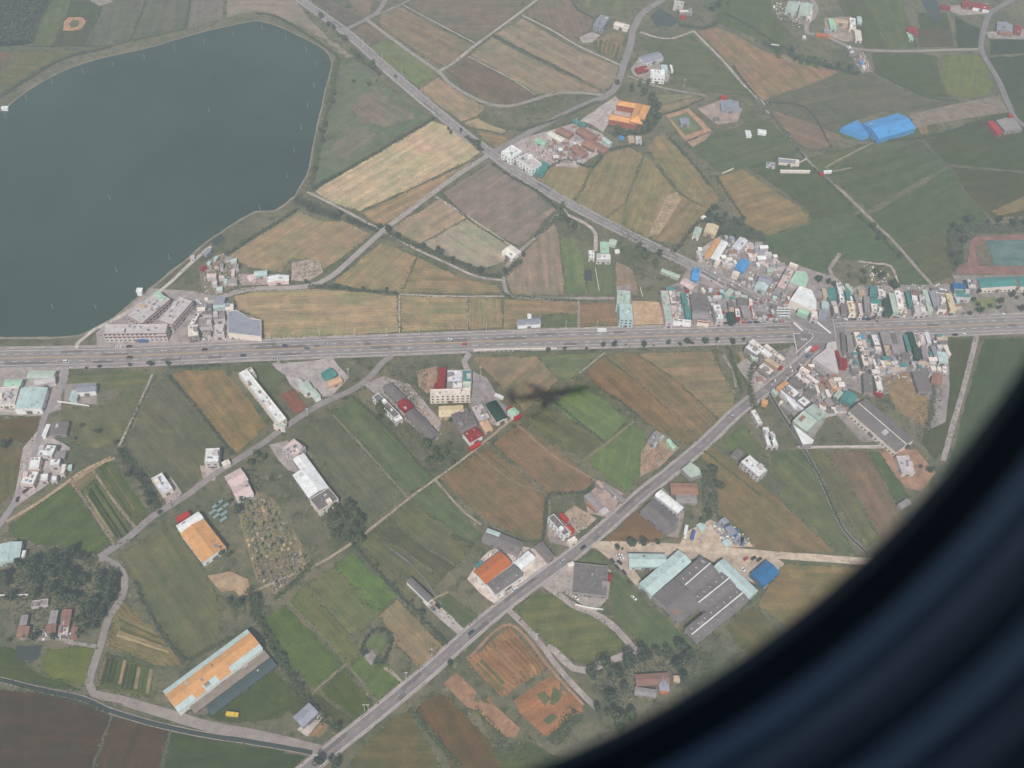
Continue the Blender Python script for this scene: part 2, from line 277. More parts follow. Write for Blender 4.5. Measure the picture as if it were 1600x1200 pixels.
# ------------------------------------------------------------------ fields: colour, stripe strength, outline
FIELDS = '''
104,118,96 .2 552,92 566,100 600,130 640,165 672,182 620,212 560,252 512,280 490,292 500,240 512,190 528,150 530,110
126,118,104 .3 560,150 590,140 640,170 650,184 600,200 565,190 548,170
60,74,74 .1 -200,-40 82,-40 82,0 62,30 50,68 0,73 -200,75
110,124,92 .2 84,0 106,0 100,25 88,50 76,71 52,71 64,31
122,122,94 .2 20,79 126,80 92,96 60,108 30,128 0,148 -40,170 -30,120 0,122
132,112,100 .2 -60,79 18,79 0,118 -60,118
98,108,92 .2 110,0 140,0 156,10 128,72 80,71 103,26
112,118,106 .5 160,10 228,-20 205,62 175,70 134,73
110,117,104 .5 232,-20 297,-20 288,44 209,62
128,124,118 .3 301,-20 352,-20 348,28 320,38 291,45
142,134,122 .3 356,-20 448,-20 480,25 515,60 552,88 540,90 520,72 490,50 460,38 425,22 400,17 353,27
118,110,106 .6 492,0 520,0 568,30 538,42 515,22
132,120,108 .5 526,-20 590,-20 578,20 568,26
122,112,100 .5 541,50 574,36 600,55 602,58 575,72 560,66
112,126,88 .2 574,76 604,61 640,83 683,114 680,118 650,134 640,128 600,98
152,132,106 .3 653,140 685,121 706,136 738,156 757,166 755,172 745,182 722,190 690,168
160,142,108 .2 724,192 745,184 752,189 790,203 786,209 745,200 735,198
142,122,92 .3 745,203 788,211 796,220 778,231 756,220
134,120,100 .7 592,26 612,9 630,12 680,42 742,70 733,84 706,99 690,104 640,72 596,42
124,114,104 .5 633,7 650,0 690,-20 830,-20 800,23 749,66 690,38
120,106,92 .5 697,110 732,90 800,127 836,149 810,161 790,163 765,158 722,136
145,128,110 .6 772,53 817,29 850,48 905,80 968,103 960,128 945,142 912,126 860,97 803,70
143,127,106 .6 736,86 768,57 800,75 850,100 908,129 940,143 900,144 862,147 840,147 800,122
128,116,103 .5 822,22 842,3 860,-15 893,-15 905,18 927,28 924,45 904,57 893,62 862,42
110,120,92 1.3 902,0 940,-15 995,-15 990,20 984,28 940,22 912,12
142,124,98 .8 928,62 958,50 975,55 970,85 962,92 940,82
100,112,85 .6 1003,62 1040,62 1078,52 1106,80 1140,112 1178,150 1100,143 1050,120 1045,105 1020,92
150,122,98 .9 1088,46 1115,40 1150,55 1195,80 1240,92 1313,112 1280,127 1202,151 1192,158 1178,144 1140,98
128,130,98 .3 1022,148 1070,146 1098,150 1050,158 1022,166
142,126,100 .3 1024,168 1050,160 1102,151 1078,165 1030,178
98,112,84 .4 1125,-20 1200,-20 1208,20 1240,60 1220,78 1160,50 1118,36
106,118,84 .5 1345,-20 1400,-20 1424,45 1432,74 1390,75 1374,45
98,110,86 .7 1300,-20 1343,-20 1372,45 1388,75 1352,75 1335,60
116,128,84 .3 1472,87 1500,84 1532,86 1545,110 1552,135 1540,150 1500,154 1478,144 1468,115
96,110,84 .3 1362,84 1440,84 1464,88 1466,118 1478,150 1460,152 1400,132 1368,112
110,112,98 .3 1205,153 1280,131 1318,116 1362,120 1400,136 1470,158 1500,160 1420,176 1380,173 1330,190 1312,208 1262,198 1206,168
132,116,100 .3 1205,172 1240,182 1300,206 1322,214 1290,230 1268,237 1240,215 1217,192
94,108,84 .4 1435,20 1480,20 1490,72 1440,74
110,104,92 .4 1430,44 1486,46 1490,72 1438,74
88,104,84 .4 1492,25 1532,45 1530,74 1496,74
92,106,84 .5 1544,90 1700,80 1700,180 1592,186 1572,150 1552,115
90,104,82 .4 1548,62 1700,60 1700,78 1545,86
98,110,88 .5 1100,215 1200,185 1228,215 1248,236 1182,258 1120,268 1088,240 1066,222
104,114,88 .5 1262,248 1300,236 1360,222 1420,222 1445,232 1380,250 1320,262 1282,268
97,109,88 .5 1285,268 1440,220 1478,258 1356,328 1320,296
94,112,86 .4 1360,336 1484,264 1500,290 1548,344 1480,358 1402,386 1380,360
103,111,86 .3 1408,386 1472,362 1484,376 1491,400 1487,430 1456,444 1432,412
96,107,86 .6 1446,218 1600,160 1700,150 1700,230 1600,268 1482,256 1462,240
100,106,86 .6 1486,260 1600,270 1700,240 1700,330 1550,340 1508,298
140,126,96 .4 1550,330 1600,306 1640,300 1640,322 1560,336
100,110,86 .4 1330,195 1420,186 1470,196 1462,215 1440,218 1360,218
92,106,84 .5 1168,262 1232,240 1262,250 1300,290 1340,330 1270,344 1262,326 1220,296
92,113,88 .5 1190,372 1268,348 1344,334 1386,372 1420,412 1452,444 1400,446 1395,412 1300,404 1290,432 1250,428 1228,398 1200,385
138,122,88 .3 1120,276 1162,264 1200,292 1240,318 1264,335 1262,347 1202,367 1168,358 1150,333 1128,300
138,126,93 .4 840,279 856,263 882,253 925,262 908,298 894,314 866,299
136,123,92 .4 928,262 950,238 985,230 1004,242 976,318 940,343 897,315 910,298
138,124,90 .4 1008,243 1028,262 1056,300 1012,372 945,344 979,318
136,121,92 .4 1058,302 1112,330 1068,384 1018,374 1042,335
136,124,90 .3 1011,228 1034,206 1046,214 1080,250 1108,286 1124,312 1108,328 1060,298 1030,256
180,157,122 .8 492,299 516,283 675,189 690,193 728,215 750,237 742,244 700,266 650,290 562,330 520,316
152,127,97 .5 566,333 640,298 700,270 746,248 700,285 640,326 598,353 580,345
150,131,100 .5 355,399 464,328 500,345 536,344 580,366 508,420 482,404 455,404 440,424 392,419
147,127,96 .6 520,442 596,378 650,401 626,456 575,454
139,123,92 .6 653,402 720,434 776,446 784,459 628,457
150,133,110 .5 610,358 688,311 728,340 656,380
150,143,124 .5 731,342 800,387 786,410 752,420 702,401 659,381
132,119,113 .4 690,303 762,257 792,266 836,301 868,328 812,386 735,345
140,124,108 .4 790,430 830,382 864,347 872,362 882,460 800,461
104,124,86 .4 876,368 900,376 914,402 914,458 884,459
100,116,86 .4 918,404 958,404 960,460 930,462 918,458
140,122,106 .3 963,408 990,420 998,460 964,460
156,137,103 .7 365,462 400,455 490,451 555,456 620,462 622,519 412,529 407,497 372,484
150,130,97 .8 626,462 730,465 729,515 627,519
146,127,95 .7 732,465 783,467 785,512 732,514
141,121,92 .5 787,467 902,471 903,489 840,490 800,514 787,514
136,112,90 .4 906,472 963,473 966,508 906,510
100,112,86 .3 845,494 902,492 903,510 850,512
112,118,90 .4 108,581 238,579 228,602 205,606 106,604
112,118,92 .4 88,636 142,640 200,614 224,606 202,650 186,694 150,700 118,694
108,113,95 .5 194,700 240,602 262,588 330,660 358,711 332,728 262,790 240,778 212,745
138,118,86 .5 266,583 300,578 350,578 400,640 416,664 370,711 342,680 300,630
96,112,86 .4 356,572 440,565 440,600 420,620 385,590
98,118,85 .5 15,822 108,754 126,778 172,850 150,866 112,856 60,850 18,838
132,122,98 .4 110,746 145,730 152,745 122,770
106,118,85 1.2 128,768 150,748 212,840 178,852
100,111,82 .5 150,728 172,716 206,766 232,800 214,826 180,788
116,106,86 .4 -60,656 62,652 50,690 -60,692
122,116,92 .4 -60,696 48,696 18,772 -60,840
110,116,92 .5 186,868 264,817 300,862 326,902 348,958 340,1000 300,1034 270,1010 222,932
134,125,90 1.6 188,935 205,952 262,1005 288,1042 240,1040 168,1008 176,970
104,114,86 1.8 164,1022 205,1032 240,1045 234,1088 150,1076
112,127,80 .3 74,1014 148,1010 134,1074 62,1052
98,112,80 .3 -60,1008 22,1012 56,1050 130,1080 80,1072 -60,1055
104,96,92 .6 -100,1068 100,1086 172,1118 130,1240 -100,1240
108,98,90 .4 177,1118 262,1142 240,1240 132,1240
90,106,84 .5 268,1144 400,1166 478,1182 430,1240 246,1240
102,111,92 .6 456,686 516,649 566,703 631,774 574,824 545,780 508,722
97,114,88 .5 522,646 552,616 600,664 675,748 637,771 574,702
98,115,86 .7 642,778 679,754 752,838 740,856
104,111,86 .7 602,812 640,781 736,858 714,884 660,850
95,100,84 1.0 582,828 600,813 660,852 712,886 692,904 630,858
104,110,86 .9 556,850 580,830 628,860 690,906 672,920 610,890
108,112,88 .6 552,853 608,892 668,922 638,936
128,109,86 .5 688,748 764,698 852,774 851,840 820,842 762,815
131,109,88 .5 770,692 812,663 868,700 928,752 914,766 880,775 858,772
100,105,80 1.3 822,660 858,637 942,691 912,716 860,690
99,128,80 .5 862,633 905,600 950,630 982,655 946,689
96,124,78 .4 918,720 948,696 990,662 1010,676 1000,738 984,770 960,755
136,119,97 .5 738,559 800,557 838,556 872,594 820,644 788,608
108,119,88 .5 843,556 936,552 904,584 874,596
128,108,83 .9 914,587 942,557 1000,600 1070,664 1092,688 1070,694 1010,658 960,620
131,112,88 .6 946,554 992,552 1050,590 1120,655 1090,686 1000,598
136,123,96 .4 996,552 1112,549 1148,620 1144,640 1124,654 1052,590
122,101,79 .5 944,845 994,797 1036,832 1034,850
128,113,86 .5 1094,708 1114,694 1160,738 1200,766 1308,865 1190,861 1127,810 1120,760
100,115,84 .4 1128,688 1160,662 1188,700 1165,722 1150,718
103,115,88 .4 1205,706 1254,702 1298,790 1334,864 1312,862 1218,776
108,113,88 .5 1262,702 1290,705 1345,790 1372,840 1352,858 1306,780
126,112,96 .5 1294,706 1354,705 1402,795 1450,860 1390,870 1348,790
94,113,86 .4 1358,706 1376,708 1424,778 1404,790
96,104,84 .4 1483,528 1524,528 1478,700 1462,720 1440,690
92,108,86 .4 1538,528 1700,528 1700,720 1478,740
136,122,88 .4 1224,882 1500,890 1560,1000 1260,1000 1182,946
110,109,84 .4 1130,978 1175,948 1240,1000 1300,1060 1200,1060
98,116,84 .4 905,874 930,866 958,890 950,905 925,890
97,115,86 .4 950,905 962,892 1000,930 1084,1006 1078,1018 1000,1008 962,965
106,116,82 .5 807,950 830,932 880,926 904,950 940,968 974,1004 958,1022 912,1038 890,1028 862,1008 850,998 816,974
152,114,86 1.7 730,1032 796,979 856,1044 786,1090 756,1060
112,110,84 .6 548,1190 618,1118 640,1112 712,1240 548,1240
114,98,80 .6 648,1108 684,1084 700,1090 762,1152 812,1240 722,1240 690,1160
97,112,80 .3 770,1175 830,1160 900,1200 900,1260 820,1260
94,118,76 .4 402,972 444,946 536,1038 492,1076 458,1040
108,119,82 .5 452,940 476,916 560,1010 558,1038 540,1034
108,119,86 .5 480,912 520,887 600,956 572,975 560,1004
94,124,76 .4 523,884 548,863 622,930 586,958
140,126,100 .4 590,961 622,936 692,1010 656,1044 622,1008
97,122,78 .4 548,1038 578,1018 606,1040 624,1064 590,1096 566,1062
92,108,76 .5 502,1078 536,1046 584,1100 556,1124
98,104,82 .4 408,1090 500,1084 550,1126 530,1140 470,1120
98,111,85 .4 676,948 700,927 748,962 728,984
92,108,80 .5 290,1110 408,1030 470,1085 440,1120 360,1130
'''
for fi, ln in enumerate(FIELDS.strip().split('\n')):
    a, s, pts = ln.split(' ', 2)
    mx = [float(q.split(',')[0]) for q in pts.split()]; my = [float(q.split(',')[1]) for q in pts.split()]; dd = math.hypot(sum(mx) / len(mx) - 800, sum(my) / len(my) - 550) / 900
    pad('field', pts, -.17 + .0006 * fi, 'field', C(tuple(map(int, a.split(','))), float(s) * .35, 17 - 15 * min(1, dd * dd)), jit=1.0)  # fields away from the centre get darker colours: lens vignetting painted in

def plot_strips(a, b, c, d, n_, cols, seed, frac=.86):
    """narrow vegetable beds side by side between edge a-b and edge d-c"""
    rnd = random.Random(seed); A, B, Cc, D = (G(*q) for q in (a, b, c, d))
    for k in range(n_):
        t0, t1 = k / n_, (k + rnd.uniform(.6, frac)) / n_; s0, s1 = rnd.uniform(0, .12), rnd.uniform(.8, 1)
        e = lambda t, s: A.lerp(B, t).lerp(D.lerp(Cc, t), s)
        pad('field', [e(t0, s0), e(t1, s0), e(t1, s1), e(t0, s1)], .04, 'field', C(rnd.choice(cols), .3, 8), jit=.25)
VG = ((92, 112, 80), (104, 120, 88), (140, 122, 98), (84, 100, 78), (150, 138, 108), (98, 116, 84))
plot_strips((164, 1022), (240, 1044), (234, 1084), (150, 1074), 13, VG, 1)
plot_strips((186, 960), (174, 1012), (262, 1032), (268, 1000), 9, ((150, 138, 104), (128, 124, 92), (104, 112, 84), (160, 146, 112)), 2)
plot_strips((130, 770), (150, 752), (208, 838), (182, 850), 5, VG, 3)
plot_strips((152, 728), (172, 716), (228, 800), (212, 822), 5, ((96, 110, 80), (104, 118, 84), (128, 116, 94)), 4)
plot_strips((738, 1034), (794, 986), (846, 1040), (786, 1082), 9, ((120, 122, 88), (150, 112, 84), (104, 118, 82), (160, 124, 92)), 5, .7)
plot_strips((405, 1010), (420, 1040), (355, 1095), (320, 1100), 4, ((88, 108, 80), (96, 112, 82), (140, 122, 98)), 6)
plot_strips((1205, 75), (1290, 90), (1280, 108), (1215, 92), 6, VG, 7)
plot_strips((930, 60), (972, 72), (965, 95), (928, 82), 6, ((150, 132, 100), (120, 118, 88), (104, 112, 84)), 8)
plot_strips((1300, 205), (1450, 190), (1460, 212), (1330, 222), 7, VG, 9)
plot_strips((1135, 555), (1160, 548), (1180, 600), (1150, 612), 4, VG, 10)
plot_strips((735, 1105), (760, 1085), (812, 1140), (790, 1160), 6, ((165, 122, 88), (110, 116, 84), (172, 130, 96)), 11)
plot_strips((890, 1125), (912, 1118), (870, 1170), (850, 1160), 6, VG, 12)
# bare soil, yards, paving and other patches: name | material | colour | stripe | z | outline
PADS = '''
field|field|118,118,104|.2|.06|560,198 590,210 560,236 530,250 520,225
soil|yard|188,138,100|0|.09|100,34 107,27 130,27 134,34 128,45 115,48 98,48
field|field|98,112,92|.1|.12|108,38 113,32 123,32 125,38 121,42 112,44
soil|yard|150,146,136|0|.07|140,-20 182,-20 175,4 155,10 142,2
water|canal|0,0,0|0|.06|1016,25 1030,14 1048,22 1060,33 1050,42 1025,40
yard|yard|176,172,166|0|.07|962,150 968,158 956,178 951,192 942,207 926,195 906,189
yard|yard|168,164,158|0|.07|905,58 925,50 938,55 925,66 910,68
yard|yard|160,152,144|0|.07|985,108 1000,88 1028,86 1030,100 1048,112 1044,128 1020,130 990,118
yard|yard|170,150,135|0|.07|1090,170 1130,155 1160,170 1152,190 1120,195
soil|yard|185,140,105|0|.08|1040,180 1076,169 1112,204 1070,220
grass|field|110,124,95|.2|.11|1046,184 1074,175 1100,202 1070,212
soil|yard|178,140,105|0|.09|1056,193 1066,180 1082,196 1072,204
soil|yard|170,140,108|0|.07|1074,222 1112,206 1104,218 1082,230
yard|yard|172,160,156|0|.06|798,222 830,212 900,192 940,208 955,228 900,262 870,260 835,268 800,246
soil|yard|128,126,108|0|.07|310,418 345,392 372,410 378,438 345,462 318,460
yard|yard|158,154,150|0|.055|150,520 230,450 300,455 345,462 372,485 405,500 410,532 152,542
soil|yard|175,160,140|0|.07|456,412 480,405 500,408 505,425 480,440 455,438
yard|yard|176,158,152|0|.07|372,428 452,430 450,444 376,446
soil|yard|172,150,112|0|.08|1042,306 1058,300 1064,312 1030,366 1012,370
yard|yard|172,166,160|0|.07|1090,392 1128,366 1138,378 1106,412 1090,408
yard|yard|206,190,184|0|.07|1162,382 1172,378 1200,392 1218,408 1224,418 1212,424 1168,402
yard|yard|152,148,144|0|.055|1078,412 1120,396 1160,380 1216,420 1240,412 1300,432 1310,448 1490,444 1512,478 1500,492 1242,504 1040,508 1038,452 1062,440
soil|yard|192,160,118|0|.07|988,470 1030,472 1038,506 990,508
yard|yard|132,130,126|0|.058|1092,442 1140,462 1120,485 1090,460
yard|yard|152,148,145|0|.07|962,448 985,445 990,510 965,511
soil|yard|150,112,104|0|.08|1518,370 1640,364 1640,378 1540,380 1524,396 1530,408 1530,416 1700,414 1700,430 1495,428 1492,418 1512,410
grass|field|92,128,128|.1|.1|1540,376 1700,373 1700,414 1555,416
soil|yard|120,116,98|0|.09|1524,385 1540,380 1552,416 1530,408
yard|yard|140,138,130|0|.06|1488,430 1700,428 1700,488 1508,492
grass|field|122,132,92|.2|.08|1518,470 1555,465 1558,480 1525,488
yard|yard|148,144,141|0|.055|1303,520 1480,520 1484,600 1478,660 1450,672 1432,590 1380,620 1352,618 1310,600 1280,600
yard|yard|146,142,138|0|.056|1180,560 1240,540 1285,600 1330,612 1420,690 1345,690 1300,640 1268,690 1240,650 1212,612
soil|yard|150,128,92|.3|.06|1380,590 1420,580 1462,640 1448,670 1400,640
soil|yard|165,128,102|0|.08|1374,706 1400,700 1432,704 1462,738 1440,768 1415,762 1398,742
yard|yard|160,155,150|0|.07|1165,560 1215,600 1180,612 1150,570
yard|yard|170,166,162|0|.07|440,568 520,560 545,590 520,618 480,622 452,600
soil|field|138,92,84|.9|.08|438,618 458,607 480,636 462,648
yard|yard|160,155,150|0|.07|568,600 600,588 640,600 690,660 684,688 660,680
soil|yard|165,138,115|0|.06|650,580 682,572 684,600 668,615 655,605
yard|yard|150,148,148|0|.07|735,578 760,590 784,630 800,640 776,665 740,660 725,600
yard|yard|160,155,150|0|.07|420,695 450,688 470,740 450,735 436,720
soil|yard|165,138,112|0|.07|1002,705 1025,672 1062,700 1030,730 1000,745
soil|yard|168,150,138|0|.07|912,778 940,752 975,772 950,808 918,802
soil|yard|172,152,128|0|.07|868,812 898,790 932,810 915,826 880,835
yard|yard|150,142,136|0|.06|852,825 870,810 905,830 890,855 860,848
yard|yard|200,190,176|0|.07|745,880 765,860 800,850 855,862 870,872 790,935 775,945 748,925 730,905
yard|yard|178,174,168|0|.07|660,940 675,935 728,985 716,993 690,970
yard|yard|150,140,132|0|.06|1008,790 1035,762 1070,800 1060,840 1040,838
soil|yard|195,175,145|0|.06|1070,832 1110,812 1150,830 1180,855 1060,854
yard|yard|180,165,142|0|.058|925,852 965,855 1210,868 1225,880 1195,920 1100,870 990,890 1010,915 1000,920 960,880
yard|yard|165,160,152|0|.06|845,905 890,880 955,890 950,935 930,958 880,926 855,915
soil|field|156,110,82|.5|.08|802,1094 826,1078 862,1056 876,1067 874,1080 886,1082 908,1098 911,1112 892,1122 872,1138 852,1152 826,1128 811,1114
grass|field|100,112,84|.3|.11|838,1085 850,1079 861,1091 851,1103
grass|field|102,116,86|.8|.11|864,1072 876,1080 880,1086 873,1094 866,1102 860,1100
grass|field|102,116,86|.8|.11|848,1126 862,1114 872,1120 858,1133
soil|yard|165,125,95|0|.08|692,1068 712,1050 745,1082 740,1095 770,1100 812,1138 806,1152 788,1152 752,1112 728,1104
soil|yard|176,150,112|0|.09|324,900 360,893 388,905 392,928 378,935 366,922 345,925
yard|yard|120,118,108|.2|.08|300,1112 408,1035 415,1050 320,1118
soil|yard|185,180,172|0|.08|464,1140 500,1108 506,1120 480,1152
soil|field|150,118,92|.8|.08|482,1148 515,1118 522,1130 500,1152
soil|field|130,124,98|.5|.07|368,790 400,768 430,780 488,880 430,930 400,905
yard|yard|170,166,160|0|.07|36,700 60,672 110,700 92,745 20,795
yard|yard|158,154,150|0|.06|-20,575 98,572 96,640 62,650 -20,648
yard|yard|150,146,140|0|.065|100,600 150,598 152,632 100,630
soil|yard|165,142,112|0|.07|106,752 172,712 176,716 112,756
yard|yard|168,160,152|0|.07|248,760 268,745 284,770 262,792
yard|yard|175,162,155|0|.07|312,728 345,728 335,752 318,748
yard|yard|140,132,124|0|.06|1240,0 1275,0 1270,30 1258,40 1232,30
yard|yard|165,150,135|0|.06|1288,28 1330,26 1345,60 1322,66 1290,55
yard|yard|150,140,135|0|.07|1328,70 1350,82 1365,112 1345,114 1332,90
yard|yard|165,158,150|0|.06|1470,10 1545,5 1540,22 1500,24
yard|yard|160,152,148|0|.06|1540,50 1600,45 1600,62 1545,60
yard|yard|140,128,115|0|.055|1420,180 1480,165 1560,150 1576,175 1480,190 1430,200
soil|yard|150,140,130|0|.08|28,980 55,985 90,975 118,985 115,1002 30,1000
yard|yard|190,184,178|0|.07|1243,540 1262,521 1270,524 1250,560
'''
for ln in PADS.strip().split('\n'):
    nm, mt, c, s, z, pts = ln.split('|')
    pad(nm, pts, float(z), mt, C(tuple(map(int, c.split(','))), float(s) * .35), jit=.4)

pad('field', '570,1012 580,994 592,990 604,1004 598,1022 584,1014', .1, 'field', C((98, 124, 84), .1))
# dark little pit on the green lawn, square duck pond, ring pond
for pts in ('914,420 925,422 925,440 914,438', '24,1010 66,1008 58,1032 30,1032', '330,378 345,366 352,372 338,385', '1438,0 1462,-5 1472,30 1458,33'):
    pad('water', pts, .13, 'canal', (0, 0, 0, 1), jit=.6)

# ------------------------------------------------------------------ the pond
pond = pad('water', '-700,178 -300,300 -60,210 0,175 12,167 50,138 75,121 100,111 130,99 160,91 225,77 300,55 345,44 400,33 430,40 460,53 490,68 508,79 517,92 518,100 515,115 508,140 503,165 497,190 492,212 488,240 482,265 475,281 466,293 461,305 445,317 430,328 397,331 362,351 345,362 318,380 297,400 265,425 235,450 210,468 190,486 150,512 135,520 100,526 0,527 -300,530 -700,540', .16, 'water', None, jit=.4)
strip('bank', '-60,210 0,175 50,138 100,111 160,91 225,77 300,55 345,44 400,33 430,40 460,53 490,68 508,79 518,98 515,115 508,140 503,165 492,212 482,265 475,281 461,305', -.3, 1.2, .3, 'yard', C((142, 138, 118)), jit=.3)
strip('bank', '461,305 430,328 397,331 362,351 318,380 297,400 265,425 235,450 210,468 188,488 150,512 134,520 100,526 0,527', 0, 2.2, .3, 'yard', C((142, 140, 124)), jit=.7)
strip('path', '330,385 300,410 268,440 240,462 200,487 170,505 148,515 135,525 122,536 118,545', -1.6, 1.6, .34, 'yard', C((188, 184, 172)), jit=.2)

# ------------------------------------------------------------------ roads
ASPH = C((140, 138, 138)); ASPHD = C((132, 131, 134)); GRAV = C((152, 147, 138)); LT = C((170, 164, 152))
HW = smooth_line(W('-500,574 -200,566 0,560 200,556 400,547 600,539.5 800,532 1000,526 1200,520 1300,516.5 1450,511 1600,505 1900,495'), 5)
strip('pavement', HW, -11.6, 11.6, .1, 'yard', C((162, 158, 154)), jit=.25)
strip('road', HW, -9.6, 9.6, .14, 'road', ASPH)
def dashes(name, L, off, wd, on, period, m, z, s0=0.0, s1=1e9):
    """painted lane dashes of one line as one marking"""
    mb = MB(); N = normals(L); s = 0
    for i in range(len(L) - 1):
        p, q, nn = L[i], L[i + 1], N[i]; d = (q - p).length; t = (q - p).normalized(); k = math.ceil((s - on) / period) * period
        while k < s + d:
            a, b = max(k, s), min(k + on, s + d)
            if b > a and s0 <= s <= s1:
                u, v = p + t * (a - s) + nn * off, p + t * (b - s) + nn * off; h = nn * wd / 2
                mb.quad(*[(x.x, x.y, z) for x in (u - h, v - h, v + h, u + h)])
            k += period
        s += d
    o = mb.build(name, m); tag(o, kind='structure')
dashes('road_marking', HW, 3.9, .32, 4.5, 10.2, 'mark', .18); dashes('road_marking', HW, -3.9, .32, 4.5, 10.2, 'mark', .18)
strip('road_marking', HW, .12, .42, .185, 'ymark'); strip('road_marking', HW, -.42, -.12, .185, 'ymark')
strip('road_marking', HW, 7.3, 7.6, .18, 'mark'); strip('road_marking', HW, -7.6, -7.3, .18, 'mark')
strip('kerb', HW, 11.6, 11.95, .24, 'concrete', C((175, 172, 165))); strip('kerb', HW, -11.95, -11.6, .24, 'concrete', C((175, 172, 165)))
def patches(L, offs, wd, n_, seed, z, c):
    rnd = random.Random(seed); N = normals(L); mb = MB()
    for _ in range(n_):
        i = rnd.randrange(10, len(L) - 12); k = rnd.randint(1, 5); o = rnd.choice(offs); w2 = wd / 2 * rnd.uniform(.7, 1)
        for j in range(i, i + k):
            p, q = L[j], L[j + 1]; mb.quad(*[(x.x, x.y, z) for x in (p + N[j] * (o - w2), q + N[j + 1] * (o - w2), q + N[j + 1] * (o + w2), p + N[j] * (o + w2))])
        z += .0004
    tag(mb.build('road_marking', 'road', col=c), kind='structure')
patches(HW, (-5.7, -1.9, 1.9, 5.7), 3.4, 26, 4, .15, C((120, 119, 121)))
# the diagonal road from the far corner, and its continuation after the junction
R1 = smooth_line(W('420,-40 470,0 540,50 600,103 660,155 720,205 765,238 800,264 850,296 900,324 950,350 1020,385 1080,414 1120,435 1170,460 1210,482 1240,503 1262,514'), 5)
strip('road', R1, -6.0, 6.0, .11, 'yard', C((150, 148, 146)), jit=.3); strip('road', R1, -4.6, 4.6, .15, 'road', ASPH)
dashes('road_marking', R1, 0, .25, 4, 10, 'mark', .19); strip('road_marking', R1, 4.0, 4.2, .19, 'mark'); strip('road_marking', R1, -4.2, -4.0, .19, 'mark')
R10 = smooth_line(W('1300,520 1272,546 1240,575 1200,606 1150,645 1100,693 1050,735 1000,775 950,820 900,862 850,899 800,936 740,985 690,1030 640,1073 580,1122 520,1170 470,1210 400,1265'), 5)
strip('road', R10, -5.4, 5.4, .11, 'yard', C((165, 158, 148)), jit=.3); strip('road', R10, -4.1, 4.1, .15, 'road', ASPHD)
dashes('road_marking', R10, 0, .25, 4, 10, 'ymark', .19); strip('road_marking', R10, 3.5, 3.75, .19, 'mark'); strip('road_marking', R10, -3.75, -3.5, .19, 'mark')
